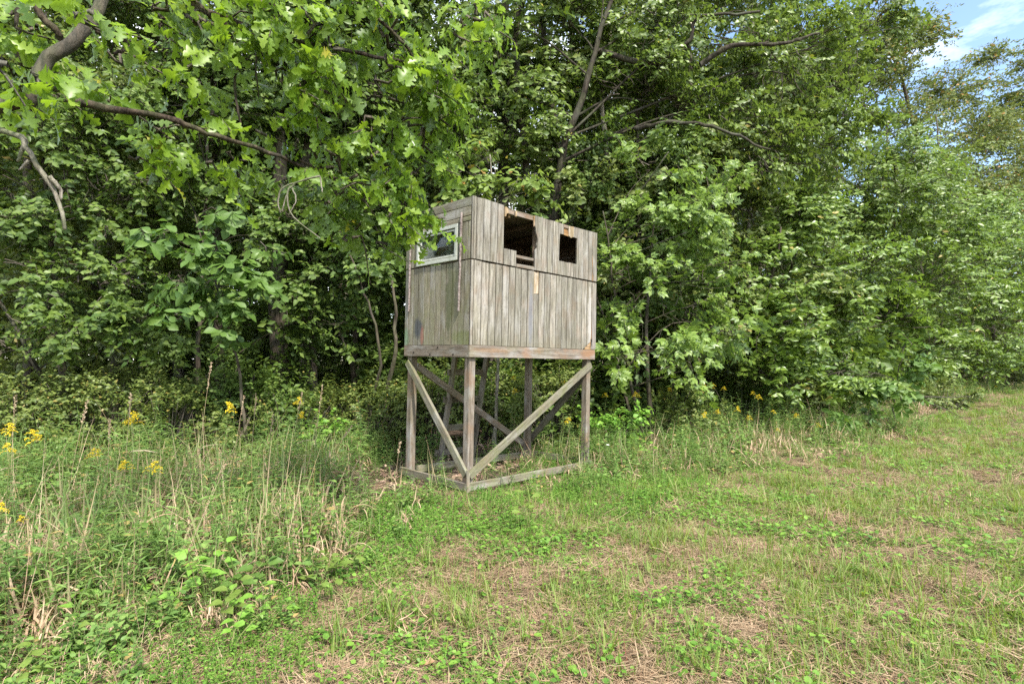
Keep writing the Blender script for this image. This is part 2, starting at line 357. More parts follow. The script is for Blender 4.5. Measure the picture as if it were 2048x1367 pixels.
def in_blind(b):
    t = b.n('TexCoord'); t.object = blind; s = b.n('SeparateXYZ'); b.l(t.outputs['Object'], s.inputs[0]); return t.outputs['Object'], s.outputs
def spot(b, s, axis, c0, z0, rx, rz, nv, amp=0.5):
    dx = b.math('DIVIDE', b.math('SUBTRACT', s[axis], c0), rx); dz = b.math('DIVIDE', b.math('SUBTRACT', s[2], z0), rz)
    d = b.math('SQRT', b.math('ADD', b.math('MULTIPLY', dx, dx), b.math('MULTIPLY', dz, dz)))
    d = b.math('ADD', d, b.math('MULTIPLY', b.math('SUBTRACT', nv, 0.5), amp * 2))
    return b.ramp(d, [(0.55, 1.0), (1.0, 0.0)])
def left_stains(b, c):
    v, s = in_blind(b); nv = b.noise(9, v, 4, 0.7)
    run = b.noise(7, b.mapping(v, (1, 4.0, 0.35)), 5, 0.7); c = b.mix(b.ramp(run, [(0.52, 0.0), (0.74, 0.6)]), c, (0.09, 0.075, 0.055))
    c = b.mix(b.math('MULTIPLY', spot(b, s, 1, 0.38, 0.75, 0.10, 0.60, nv, 0.6), 0.7), c, (0.055, 0.065, 0.025))
    c = b.mix(b.math('MULTIPLY', spot(b, s, 1, 0.14, 0.22, 0.25, 0.12, nv, 0.6), 0.55), c, (0.11, 0.13, 0.035))
    c = b.mix(b.math('MULTIPLY', spot(b, s, 1, 1.02, 0.36, 0.11, 0.17, nv, 0.8), 0.8), c, (0.05, 0.055, 0.065))
    c = b.mix(b.math('MULTIPLY', spot(b, s, 1, 0.93, 0.26, 0.04, 0.14, nv, 0.8), 0.55), c, (0.25, 0.09, 0.07))
    c = b.mix(b.math('MULTIPLY', spot(b, s, 1, 1.28, 0.24, 0.07, 0.14, nv, 0.8), 0.4), c, (0.10, 0.24, 0.13))
    return c
def right_stains(b, c):
    v, s = in_blind(b); nv = b.noise(9, v, 4, 0.7)
    run = b.noise(7, b.mapping(v, (4.0, 1, 0.35)), 5, 0.7); c = b.mix(b.ramp(run, [(0.50, 0.0), (0.70, 0.8)]), c, (0.085, 0.075, 0.06))
    c = b.mix(b.math('MULTIPLY', b.ramp(s[2], [(0.15, 0.8), (0.34, 0.0)]), nv), c, (0.12, 0.11, 0.07))
    c = b.mix(b.math('MULTIPLY', spot(b, s, 0, 1.03, 0.55, 0.05, 0.5, nv, 0.5), 0.6), c, (0.14, 0.145, 0.165))
    c = b.mix(b.math('MULTIPLY', spot(b, s, 0, 2.40, 0.5, 0.07, 0.6, nv, 0.6), 0.5), c, (0.17, 0.15, 0.15))
    c = b.mix(b.math('MULTIPLY', spot(b, s, 0, 2.30, 0.5, 0.045, 0.7, nv, 0.8), 0.5), c, (0.42, 0.40, 0.38))
    return c
def beam_stains(b, c):
    v, s = in_blind(b); nv = b.noise(7, b.mapping(v, (0.3, 0.3, 1.6)), 4, 0.7)
    c = b.mix(b.math('MULTIPLY', spot(b, s, 0, 0.33, 0.09, 0.40, 0.035, nv, 0.9), 0.4), c, (0.22, 0.125, 0.06))
    c = b.mix(b.math('MULTIPLY', spot(b, s, 0, 2.28, 0.10, 0.24, 0.06, nv, 0.9), 0.6), c, (0.24, 0.13, 0.07))
    return c
M['plank_left'] = weathered('weathered_planks_left_side', ((0.155, 0.14, 0.10), (0.26, 0.24, 0.18)), (0.2, 0.14, 0.09), 0.25, 0.36, blotch=left_stains)
M['plank_right'] = weathered('weathered_planks_front', moss=0.12, blotch=right_stains)
M['beam_wood'] = weathered('weathered_floor_beam', ((0.13, 0.105, 0.085), (0.26, 0.225, 0.19)), (0.25, 0.13, 0.07), 0.5, 0.2, 0.5, (0.33, 0.32, 0.32), blotch=beam_stains)

import bmesh
b = NB('painted_groove_shade'); M['groove_shade'] = b.end(b.pbsdf((0.022, 0.019, 0.016), 0.95, 0.05).outputs[0])  # near-black plank backs: shade between the boards put into the colour
def slab(name, pts, xdir, normal, thick, mat, groove=0.0, bev=0.0, proud=None, parent=None, label=None):
    """a board: polygon pts (blind coordinates, on the outer plane), grain along xdir, thickness behind the plane"""
    X = Vector(xdir).normalized(); Z = Vector(normal).normalized(); Y = Z.cross(X)
    P = [Vector(p) for p in pts]; O = P[0].copy()
    q = [((p - O).dot(X), (p - O).dot(Y)) for p in P]
    x0 = min(a for a, _ in q); y0 = min(c for _, c in q); y1 = max(c for _, c in q)
    O = O + X * x0 + Y * y0; q = [(a - x0, c - y0) for a, c in q]; W_ = y1 - y0
    area = sum(q[i][0] * q[(i + 1) % len(q)][1] - q[(i + 1) % len(q)][0] * q[i][1] for i in range(len(q)))
    if area < 0: q = q[::-1]
    if proud is None: proud = random.uniform(-0.0015, 0.0022)
    bm = bmesh.new()
    def prism(q, za, zb):
        lo = [bm.verts.new((a, c, za)) for a, c in q]; hi = [bm.verts.new((a, c, zb)) for a, c in q]
        f = [bm.faces.new(hi), bm.faces.new(lo[::-1])]
        n = len(q)
        for i in range(n): f.append(bm.faces.new((lo[i], lo[(i + 1) % n], hi[(i + 1) % n], hi[i])))
        return hi
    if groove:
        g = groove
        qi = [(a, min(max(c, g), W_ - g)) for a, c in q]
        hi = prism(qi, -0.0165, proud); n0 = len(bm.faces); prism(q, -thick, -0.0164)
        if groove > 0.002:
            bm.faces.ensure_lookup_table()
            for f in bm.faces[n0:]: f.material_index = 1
    else:
        hi = prism(q, -thick, proud)
    if bev:
        ed = {e for v in hi for e in v.link_edges if abs(e.verts[0].co.z - e.verts[1].co.z) < 1e-6}
        bmesh.ops.bevel(bm, geom=list(ed), offset=bev, segments=1, affect='EDGES')
    bmesh.ops.recalc_face_normals(bm, faces=bm.faces)
    me = bpy.data.meshes.new(name); bm.to_mesh(me); bm.free(); me.materials.append(mat); me.materials.append(M['groove_shade'])
    o = ob(name, me, parent or blind)
    mat_ = Matrix((X, Y, Z)).transposed().to_4x4(); mat_.translation = O
    o.matrix_basis = mat_

    if label: o['label'] = label
    return o

UP = (0, 0, 1); NR = (0, -1, 0); NL = (-1, 0, 0)
def rp(u0, u1, z0, z1, mat='plank_right', w=0.0, **k):      # upright board on the long front side
    j = lambda: random.uniform(-0.004, 0.004)
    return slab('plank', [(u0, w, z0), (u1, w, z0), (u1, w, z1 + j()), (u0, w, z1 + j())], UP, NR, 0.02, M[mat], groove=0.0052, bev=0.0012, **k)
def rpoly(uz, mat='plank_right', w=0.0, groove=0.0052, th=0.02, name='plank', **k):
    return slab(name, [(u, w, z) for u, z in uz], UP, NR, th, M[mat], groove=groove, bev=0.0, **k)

FL, SEAM = 0.146, 1.146
# long front side, lower row
E1 = [0.0, 0.042, 0.166, 0.283, 0.396, 0.511, 0.623, 0.733, 0.85, 0.963, 1.089, 1.185, 1.295, 1.412, 1.534, 1.654, 1.773, 1.88, 1.989, 2.105, 2.222, 2.339]
for a, c in zip(E1[:-1], E1[1:]):
    if a == 1.089: rp(a, c, FL, 0.838)
    elif a == 2.105: rpoly([(a, FL + 0.005), (a + 0.03, FL), (c - 0.02, FL + 0.03), (c, FL + 0.075), (c, 1.132), (a, 1.132)])
    elif a == 2.222: rpoly([(a, 0.20), (a + 0.05, 0.235), (c - 0.03, 0.25), (c, 0.33), (c - 0.006, 0.6), (c, 1.13), (a, 1.132)])
    else: rp(a, c, FL, 1.134 if a > 0.05 else 1.14)
rpoly([(2.342, 0.150), (2.45, 0.158), (2.453, 0.7), (2.45, 1.128), (2.344, 1.128), (2.352, 0.95), (2.345, 0.72), (2.357, 0.42), (2.368, 0.26), (2.362, 0.2)], 'plank_right', name='corner_board', groove=0)
slab('torn_board', [(1.092, 0.010, 0.842), (1.182, 0.010, 0.85), (1.182, 0.010, 1.134), (1.15, 0.010, 1.12), (1.092, 0.010, 1.134)], UP, NR, 0.012, M['pine_wood'], label='raw splintered board where a plank has torn off')
slab('torn_board', [(2.20, 0.012, 0.150), (2.345, 0.012, 0.150), (2.345, 0.012, 0.30), (2.30, 0.012, 0.25), (2.22, 0.012, 0.235)], (1, 0, 0), NR, 0.014, M['raw_wood'], label='orange rotten wood at the broken lower corner')
slab('torn_board', [(2.335, 0.011, 0.30), (2.36, 0.011, 0.30), (2.356, 0.011, 1.0), (2.338, 0.011, 1.0)], UP, NR, 0.012, M['raw_wood'])
# long front side, upper row
Z0, Z1 = 1.154, 1.874
def top(u): return float(np.interp(u, [0, 0.5, 1.1, 1.7, 2.2, 2.45], [1.888, 1.884, 1.866, 1.862, 1.872, 1.876]))
for a, c in [(0.0, 0.024), (0.024, 0.068), (0.068, 0.18), (0.18, 0.294), (0.294, 0.41), (0.41, 0.524)]: rp(a, c, Z0, top(a))
rpoly([(0.527, Z0), (0.64, Z0), (0.64, 1.349), (0.58, 1.352), (0.527, 1.35)]); rpoly([(0.64, Z0), (0.75, Z0), (0.748, 1.2), (0.742, 1.26), (0.751, 1.31), (0.746, 1.352), (0.70, 1.348), (0.64, 1.353)])
rpoly([(1.098, Z0), (1.232, Z0), (1.232, top(1.2)), (1.09, top(1.1)), (1.083, 1.83), (1.092, 1.79), (1.083, 1.74), (1.102, 1.70), (1.108, 1.66), (1.126, 1.62), (1.142, 1.57), (1.146, 1.53), (1.13, 1.49), (1.134, 1.45), (1.108, 1.42), (1.094, 1.41)], groove=0)
for a, c in [(1.232, 1.342), (1.342, 1.456), (1.456, 1.563)]: rp(a, c, Z0, top(a))
rpoly([(1.563, Z0), (1.679, Z0), (1.679, 1.345), (1.579, 1.342), (1.584, 1.5), (1.590, 1.62), (1.595, 1.715), (1.679, 1.722), (1.676, 1.862), (1.563, 1.862)], groove=0)
rp(1.679, 1.79, Z0, 1.344); rp(1.79, 1.907, Z0, 1.345)
rpoly([(1.907, Z0), (2.019, Z0), (2.019, top(2.0)), (1.905, top(1.9)), (1.903, 1.79), (1.896, 1.722), (1.979, 1.716), (1.980, 1.348), (1.907, 1.345)], groove=0)
rp(2.019, 2.126, Z0, top(2.05)); rp(2.126, 2.246, Z0, top(2.15))
rpoly([(2.246, Z0), (2.345, Z0), (2.352, 1.26), (2.338, 1.42), (2.350, 1.60), (2.345, 1.70), (2.354, top(2.3)), (2.246, top(2.2))])
rpoly([(2.375, Z0), (2.452, Z0), (2.455, top(2.4)), (2.358, top(2.4)), (2.362, 1.7), (2.355, 1.6), (2.366, 1.42), (2.360, 1.3), (2.386, 1.22)], groove=0)
slab('torn_board', [(2.33, 0.008, Z0), (2.40, 0.008, Z0), (2.40, 0.008, 1.84), (2.33, 0.008, 1.84)], UP, NR, 0.012, M['raw_wood'], label='orange split wood between the last two planks')
slab('torn_board', [(1.79, 0.005, 1.725), (1.84, 0.005, 1.70), (1.90, 0.005, 1.722), (1.905, 0.005, 1.868), (1.80, 0.005, 1.86)], UP, NR, 0.016, M['pine_wood'], label='pale torn strip above the small opening')
slab('torn_board', [(1.672, 0.012, 1.722), (1.80, 0.012, 1.712), (1.80, 0.012, 1.775), (1.672, 0.012, 1.772)], (1, 0, 0), NR, 0.02, M['raw_wood'])
slab('torn_board', [(1.672, 0.010, 1.825), (1.80, 0.010, 1.82), (1.80, 0.010, 1.862), (1.672, 0.010, 1.866)], (1, 0, 0), NR, 0.02, M['frame_wood'])
slab('torn_board', [(0.529, -0.002, 1.745), (0.55, -0.002, 1.752), (0.562, -0.002, 1.79), (0.60, -0.002, 1.80), (0.585, -0.002, 1.85), (0.56, -0.002, 1.87), (0.529, -0.002, 1.866)], UP, NR, 0.014, M['pine_wood'], label='pale splinter at the corner of the large opening')
slab('torn_board', [(0.72, 0.000, 1.782), (0.745, 0.000, 1.79), (0.748, 0.000, 1.85), (0.722, 0.000, 1.86)], UP, NR, 0.016, M['pine_wood'])
slab('torn_board', [(1.072, 0.003, 1.72), (1.092, 0.003, 1.74), (1.095, 0.003, 1.862), (1.068, 0.003, 1.862)], UP, NR, 0.014, M['raw_wood'])
slab('sill_board', [(0.755, 0.003, 1.150), (1.096, 0.003, 1.150), (1.094, 0.003, 1.196), (0.755, 0.003, 1.19)], (1, 0, 0), NR, 0.02, M['frame_wood'])
# members of the frame behind the boards
def stick(name, p0, p1, wd, th, normal, mat, bev=0.003, **k):
    """straight timber whose outer face is centred on the line p0-p1"""
    p0 = Vector(p0); p1 = Vector(p1); X = (p1 - p0).normalized(); Y = Vector(normal).cross(X).normalized() * (wd / 2)
    return slab(name, [p0 - Y, p1 - Y, p1 + Y, p0 + Y], X, normal, th, M[mat], bev=bev, proud=0, **k)
stick('header', (0.50, 0.024, 1.835), (1.12, 0.024, 1.835), 0.064, 0.038, NR, 'frame_wood')
stick('header', (1.62, 0.026, 1.80), (2.36, 0.026, 1.80), 0.05, 0.038, NR, 'raw_wood')
stick('inner_rail', (0.06, 0.026, 1.292), (2.36, 0.026, 1.292), 0.036, 0.088, NR, 'frame_wood')
stick('inner_rail', (0.06, 0.026, 1.17), (2.36, 0.026, 1.165), 0.03, 0.088, NR, 'inside_wood')
stick('stud', (2.395, 0.026, FL), (2.395, 0.026, 1.83), 0.038, 0.088, NR, 'inside_wood')
stick('stud', (0.045, 0.026, FL), (0.045, 0.026, 1.83), 0.038, 0.088, NR, 'inside_wood')
stick('stud', (1.18, 0.026, FL), (1.18, 0.026, 1.83), 0.038, 0.088, NR, 'inside_wood')
stick('rafter', (0.30, 0.03, 1.828), (0.30, 1.29, 1.828), 0.038, 0.075, (-1, 0, 0), 'inside_wood')
stick('rafter', (0.66, 0.07, 1.800), (0.66, 1.29, 1.800), 0.06, 0.038, (-1, 0, 0), 'raw_wood')
stick('rafter', (1.25, 0.07, 1.800), (1.25, 1.29, 1.800), 0.06, 0.038, (-1, 0, 0), 'inside_wood')
stick('rafter', (1.85, 0.07, 1.800), (1.85, 1.29, 1.800), 0.06, 0.038, (-1, 0, 0), 'inside_wood')
stick('inner_rail', (2.395, 0.13, 1.555), (2.395, 1.28, 1.555), 0.036, 0.02, (-1, 0, 0), 'frame_wood')
stick('inner_rail', (2.390, 0.13, 1.235), (2.390, 1.28, 1.235), 0.14, 0.02, (-1, 0, 0), 'frame_wood')
# side towards the left
def lp(w0, w1, z0, z1, mat='plank_left', **k):
    j = lambda: random.uniform(-0.003, 0.003)
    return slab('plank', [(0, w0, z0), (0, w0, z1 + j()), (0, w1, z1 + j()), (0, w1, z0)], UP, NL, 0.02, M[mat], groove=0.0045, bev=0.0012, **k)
E2 = [0.022, 0.117, 0.227, 0.35, 0.462, 0.567, 0.677, 0.787, 0.899, 1.025, 1.134, 1.246, 1.320]
for a, c in zip(E2[:-1], E2[1:]): lp(a, c, FL, 1.138)
for a, c in [(0.022, 0.073), (0.073, 0.165), (0.165, 0.238)]: lp(a, c, 1.154, 1.597)
for a, c in [(1.062, 1.134), (1.134, 1.246), (1.246, 1.320)]: lp(a, c, 1.154, 1.597)
for z0, z1, w0 in [(1.602, 1.662, 0.022), (1.662, 1.778, 0.024), (1.778, 1.886, 0.020)]:
    slab('plank', [(0, w0, z0), (0, 1.32, z0), (0, 1.32, z1), (0, w0, z1)], (0, 1, 0), NL, 0.02, M['plank_left'], groove=0.004, bev=0.0012)
# window in that side: frame > sash strip, pane
def ring_mesh(name, w0, w1, z0, z1, t, d0, d1, mat):
    bm = bmesh.new()
    for a, c, e, f in [(w0, w1, z1 - t, z1), (w0, w1, z0, z0 + t), (w0, w0 + t, z0 + t, z1 - t), (w1 - t, w1, z0 + t, z1 - t)]:
        r_ = bmesh.ops.create_cube(bm, size=1)
        for v in r_['verts']: v.co = Vector((d0 + (d1 - d0) * (v.co.x + .5), a + (c - a) * (v.co.y + .5), e + (f - e) * (v.co.z + .5)))
    bmesh.ops.bevel(bm, geom=list(bm.edges), offset=0.003, segments=1, affect='EDGES')
    me = bpy.data.meshes.new(name); bm.to_mesh(me); bm.free(); me.materials.append(mat); return me
wf = ob('window_frame', ring_mesh('window_frame', 0.242, 1.058, 1.158, 1.595, 0.044, -0.022, 0.03, M['white']), blind)
ob('sash', ring_mesh('sash', 0.297, 1.003, 1.213, 1.54, 0.022, -0.006, 0.02, M['white']), wf)
ob('pane', mk('pane', [(0.008, 0.315, 1.23), (0.008, 0.985, 1.23), (0.008, 0.985, 1.525), (0.008, 0.315, 1.525), (0.012, 0.315, 1.23), (0.012, 0.985, 1.23), (0.012, 0.985, 1.525), (0.012, 0.315, 1.525)],
   [(0, 1, 2, 3), (7, 6, 5, 4), (0, 4, 5, 1), (1, 5, 6, 2), (2, 6, 7, 3), (3, 7, 4, 0)], M['glass']), wf)
for p0, p1 in [((-0.020, 0.192, 0.545), (-0.020, 0.172, 1.708)), ((-0.018, 1.208, 0.585), (-0.018, 1.20, 1.66))]:
    tb = Tubes(8); n_ = 14; P_ = np.linspace(p0, p1, n_); P_[1:-1] += rng.normal(0, 0.0012, (n_ - 2, 3)); tb.add(P_, np.full(n_, 0.014), wob=0.15)
    ob('rod', tb.mesh('rod', M['rod']), blind)
# back and far sides
for i in range(13):
    a = 0.02 + i * 0.185; c = a + 0.185
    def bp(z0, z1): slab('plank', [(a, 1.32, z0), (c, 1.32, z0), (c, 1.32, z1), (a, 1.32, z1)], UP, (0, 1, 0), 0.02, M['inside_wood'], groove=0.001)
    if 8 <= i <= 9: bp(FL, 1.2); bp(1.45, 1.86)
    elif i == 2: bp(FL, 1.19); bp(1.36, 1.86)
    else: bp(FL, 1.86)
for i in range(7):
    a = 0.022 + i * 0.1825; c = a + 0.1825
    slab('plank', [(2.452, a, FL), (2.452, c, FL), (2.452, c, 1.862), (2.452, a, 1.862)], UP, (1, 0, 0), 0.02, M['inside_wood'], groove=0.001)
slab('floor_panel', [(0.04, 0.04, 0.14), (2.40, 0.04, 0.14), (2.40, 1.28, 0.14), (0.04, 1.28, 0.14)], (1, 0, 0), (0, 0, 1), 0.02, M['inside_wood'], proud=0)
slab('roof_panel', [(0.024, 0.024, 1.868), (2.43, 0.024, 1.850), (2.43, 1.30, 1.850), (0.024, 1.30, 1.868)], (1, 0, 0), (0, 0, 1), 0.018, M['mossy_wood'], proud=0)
# nail heads along the rails behind the boards, one small part
nv_ = []; nf_ = []; k_ = 0
th_ = np.linspace(0, 2 * np.pi, 6, endpoint=False)
def nail(c, u_, v_, n_):
    global k_
    ring_ = [np.array(c) + 0.0038 * (math.cos(t_) * np.array(u_) + math.sin(t_) * np.array(v_)) + 0.0032 * np.array(n_) for t_ in th_]
    nv_.extend(ring_); nf_.extend([(k_, k_ + i, k_ + i + 1) for i in range(1, 5)]); k_ += 6
for a, c in zip(E1[:-1], E1[1:]):
    for z_ in (0.20, 0.63, 1.085):
        if c - a > 0.06: nail(((a + c) / 2 + random.uniform(-.02, .02), 0, z_ + random.uniform(-.01, .01)), (1, 0, 0), (0, 0, 1), (0, -1, 0))
for u_ in (0.125, 0.237, 0.352, 0.467, 1.165, 1.287, 1.40, 1.51, 2.07, 2.186):
    for z_ in (1.19, 1.80): nail((u_, 0, z_), (1, 0, 0), (0, 0, 1), (0, -1, 0))
for a, c in zip(E2[:-1], E2[1:]):
    for z_ in (0.20, 0.63, 1.085): nail((0, (a + c) / 2 + random.uniform(-.02, .02), z_), (0, 1, 0), (0, 0, 1), (-1, 0, 0))
b = NB('rusty_nails'); M['nail'] = b.end(b.pbsdf((0.04, 0.022, 0.015), 0.7, 0.3).outputs[0])
tag(ob('nail_heads', mk('nail_heads', nv_, nf_, M['nail']), blind), kind='stuff')
# floor beams
slab('floor_beam', [(0, 0, 0), (2.44, 0, 0), (2.44, 0, 0.142), (0, 0, 0.142)], (1, 0, 0), NR, 0.038, M['beam_wood'], bev=0.004, proud=0)
fb = slab('floor_beam', [(0, 0.038, 0), (0, 1.32, 0), (0, 1.32, 0.142), (0, 0.038, 0.142)], (0, 1, 0), NL, 0.038, M['frame_wood'], bev=0.004, proud=0)
slab('floor_beam', [(0.038, 1.32, 0), (2.402, 1.32, 0), (2.402, 1.32, 0.142), (0.038, 1.32, 0.142)], (1, 0, 0), (0, 1, 0), 0.038, M['dark_wood'], bev=0.004, proud=0)
slab('floor_beam', [(2.44, 0.038, 0), (2.44, 1.32, 0), (2.44, 1.32, 0.142), (2.44, 0.038, 0.142)], (0, 1, 0), (1, 0, 0), 0.038, M['dark_wood'], bev=0.004, proud=0)
for u in (0.6, 1.2, 1.8): stick('joist', (u, 0.04, 0.06), (u, 1.28, 0.06), 0.11, 0.038, (-1, 0, 0), 'dark_wood')
b = NB('painted_hole_shade'); M['hole_shade'] = b.end(b.pbsdf((0.012, 0.01, 0.008), 0.9, 0.1).outputs[0])  # black discs on the beam, the shade inside holes put into their colour
for w_, z_ in [(1.101, 0.053), (0.751, 0.028), (0.60, 0.116), (0.299, 0.031)]:
    tb = Tubes(10); tb.add([(0.004, w_, z_), (-0.0015, w_, z_)], [0.013, 0.012]); ob('hole_disc', tb.mesh('hole_disc', M['hole_shade'], False), blind)
# posts, rails, braces
def post(u, w_, mat, lean=(0, 0)):
    s = 0.089
    o = slab('post', [(u, w_, -1.80), (u + s, w_, -1.80), (u + s + lean[0], w_ + lean[1], -0.001), (u + lean[0], w_ + lean[1], -0.001)], UP, NR, s, M[mat], bev=0.004, proud=0)
    return o
post(0.039, 0.039, 'frame_wood'); post(2.300, 0.039, 'frame_wood', (0.0, 0)); post(2.300, 1.190, 'frame_wood'); post(0.039, 1.190, 'frame_wood')
stick('brace', (0.045, 0.0, -1.375), (2.365, 0.0, -0.078), 0.089, 0.038, NR, 'mossy_wood')
stick('brace', (0.0, 0.045, -1.365), (0.0, 1.262, -0.075), 0.089, 0.038, NL, 'mossy_wood')
stick('brace', (0.20, 1.32, -0.125), (2.34, 1.32, -1.385), 0.089, 0.038, (0, 1, 0), 'frame_wood')
stick('brace', (2.44, 0.10, -0.16), (2.44, 1.27, -1.33), 0.089, 0.038, (1, 0, 0), 'dark_wood')
stick('base_rail', (0.0, 0.0, -1.50), (2.42, 0.0, -1.515), 0.089, 0.038, NR, 'mossy_wood')
stick('base_rail', (0.0, 0.039, -1.502), (0.0, 1.36, -1.505), 0.089, 0.038, NL, 'dark_wood')
stick('base_rail', (0.04, 1.32, -1.505), (2.40, 1.32, -1.545), 0.089, 0.038, (0, 1, 0), 'mossy_wood')
stick('base_rail', (2.44, 0.04, -1.505), (2.44, 1.32, -1.525), 0.089, 0.038, (1, 0, 0), 'dark_wood')
slab('brace_end', [(0.0, -0.0015, -1.56), (0.039, -0.0015, -1.56), (0.039, -0.0015, -1.335), (0.0, -0.0015, -1.30)], UP, NR, 0.02, M['mossy_wood'], proud=0)
# ladder behind
lad = bpy.data.objects.new('ladder', None); COL.objects.link(lad); lad.parent = blind
def lstick(name, p0, p1, wd, th, n, mat): return stick(name, p0, p1, wd, th, n, mat, parent=lad)

for ut, ub in [(0.88, 0.80), (1.50, 1.42)]: lstick('ladder_rail', (ut, 1.345, 0.02), (ub, 1.62, -1.66), 0.089, 0.038, (-1, 0, 0), 'dark_wood')
for z_ in (-0.22, -0.62, -1.04, -1.40): 
    w_ = 1.36 + (-z_) * 0.165; lstick('rung', (0.80 + 0.04 * (1 + z_), w_, z_), (1.55 + 0.04 * z_, w_, z_), 0.085, 0.038, (0, -1, 0), 'dark_wood')
# ------------------------------------------------------------------ leaves
def strip_leaf(outline, fold=0.25, droop=0.22):
    """leaf along +x built as strips between the midrib and each edge; outline = (x, halfwidth)"""
    v = []; f = []
    for x, y in outline:
        z = -droop * x * x
        v += [(x, 0, z), (x, y, z + fold * y), (x, -y, z + fold * y)]
    for i in range(len(outline) - 1):
        a = 3 * i; b_ = a + 3
        f += [(a, b_, b_ + 1, a + 1), (a, a + 2, b_ + 2, b_)]
    V = np.array(v, float); F = quads_to_tris(np.array(f))
    P = V[F]; ar = np.linalg.norm(np.cross(P[:, 1] - P[:, 0], P[:, 2] - P[:, 0]), axis=1)
    return V, F[ar > 1e-6]
OAK = strip_leaf([(0, 0.010), (0.10, 0.012), (0.18, 0.08), (0.23, 0.13), (0.28, 0.12), (0.31, 0.05), (0.37, 0.07), (0.43, 0.21), (0.49, 0.24), (0.54, 0.20), (0.57, 0.08), (0.63, 0.10), (0.70, 0.26), (0.76, 0.28), (0.81, 0.21), (0.84, 0.11), (0.89, 0.15), (0.95, 0.12), (1.0, 0.02)], 0.35, 0.35)
OAK2 = strip_leaf([(0, 0.012), (0.14, 0.03), (0.24, 0.14), (0.33, 0.09), (0.45, 0.26), (0.56, 0.13), (0.70, 0.31), (0.82, 0.20), (0.93, 0.16), (1.0, 0.02)], 0.2, 0.45)
OAK_LO = strip_leaf([(0, 0.01), (0.34, 0.14), (0.64, 0.31), (1.0, 0.02)], 0.25, 0.3)
OVLO = strip_leaf([(0, 0.015), (0.30, 0.32), (0.68, 0.22), (1.0, 0.0)], 0.25, 0.3)
OVAL = strip_leaf([(0, 0.01), (0.18, 0.13), (0.45, 0.23), (0.75, 0.15), (1.0, 0.0)], 0.3, 0.25)
OVATE = strip_leaf([(0, 0.01), (0.10, 0.20), (0.30, 0.34), (0.55, 0.29), (0.80, 0.13), (1.0, 0.0)], 0.25, 0.3)
WOB = strip_leaf([(0, 0.01), (0.25, 0.14), (0.50, 0.27), (0.72, 0.30), (0.88, 0.18), (1.0, 0.0)], 0.28, 0.35)
OBOV = strip_leaf([(0, 0.01), (0.25, 0.10), (0.50, 0.21), (0.72, 0.25), (0.88, 0.15), (1.0, 0.0)], 0.28, 0.25)
LO = (np.array([(0, 0, 0), (0.5, 0.22, 0.05), (0.5, -0.22, 0.05), (0.52, 0, -0.01), (1, 0, -0.12)], float), np.array([(0, 3, 1), (0, 2, 3), (3, 4, 1), (3, 2, 4)]))
TINY = (np.array([(0, 0, 0), (0.5, 0.26, 0.06), (0.5, -0.26, 0.06), (1, 0, -0.1)], float), np.array([(0, 3, 1), (0, 2, 3)]))
LANCE = strip_leaf([(0, 0.008), (0.3, 0.065), (0.65, 0.055), (1.0, 0.0)], 0.3, 0.45)
def compound(leaflet, n=7, terminal=0.5, side=0.42, spread=62):
    V = []; F = []; k = 0
    bits = [(1 - terminal, 0, terminal)]
    for i in range((n - 1) // 2):
        x = 0.28 + (0.70 - terminal * 0.35 - 0.28) * (i / max(1, (n - 1) // 2 - 1)) if n > 3 else 0.45
        s = side * (0.75 + 0.3 * i / max(1, (n - 1) // 2))
        bits += [(x, spread, s), (x, -spread, s)]
    for x, a, s in bits:
        c, d = math.cos(R(a)), math.sin(R(a)); v = leaflet[0] * s
        v = np.stack([x + v[:, 0] * c - v[:, 1] * d, v[:, 0] * d + v[:, 1] * c, v[:, 2] - 0.12 * x * x], -1)
        V.append(v); F.append(leaflet[1] + k); k += len(v)
    return np.concatenate(V), np.concatenate(F)
HICK = compound(OVAL, 7); HICK_LO = compound(LO, 7); HICK5 = compound(OBOV, 5, 0.6, 0.5, 65); TRI = compound(OVATE, 3, 0.62, 0.56, 75)
PALM = None

def vary(tpl, k):
    if k == 0: return tpl
    V = tpl[0].copy(); x, y = V[:, 0].copy(), V[:, 1].copy()
    if k == 1: V[:, 2] += 0.45 * x * y - 0.16 * np.sin(x * 3.1); V[:, 1] = y * 0.88 + 0.10 * x * x
    else: V[:, 2] += -0.5 * x * y + 0.9 * y * y - 0.12 * x * x; V[:, 1] = y * 1.08 - 0.12 * x * x
    return V, tpl[1]
def frames(d, nrm):
    d = d / (np.linalg.norm(d, axis=1)[:, None] + 1e-9)
    s = np.cross(nrm, d); s /= np.linalg.norm(s, axis=1)[:, None] + 1e-9
    n = np.cross(d, s)
    return d, s, n
def bake(tpl, pos, d, nrm, size):
    V, F = tpl; d, s, n = frames(d, nrm)
    P = pos[:, None, :] + size[:, None, None] * (V[None, :, 0:1] * d[:, None, :] + V[None, :, 1:2] * s[:, None, :] + V[None, :, 2:3] * n[:, None, :])
    k = len(V); FF = (F[None] + (np.arange(len(pos)) * k)[:, None, None]).reshape(-1, 3)
    return P.reshape(-1, 3), FF

CAMP = np.array([0, 0, CAM_H])
def unit(n): v = rng.normal(size=(n, 3)); return v / np.linalg.norm(v, axis=1)[:, None]

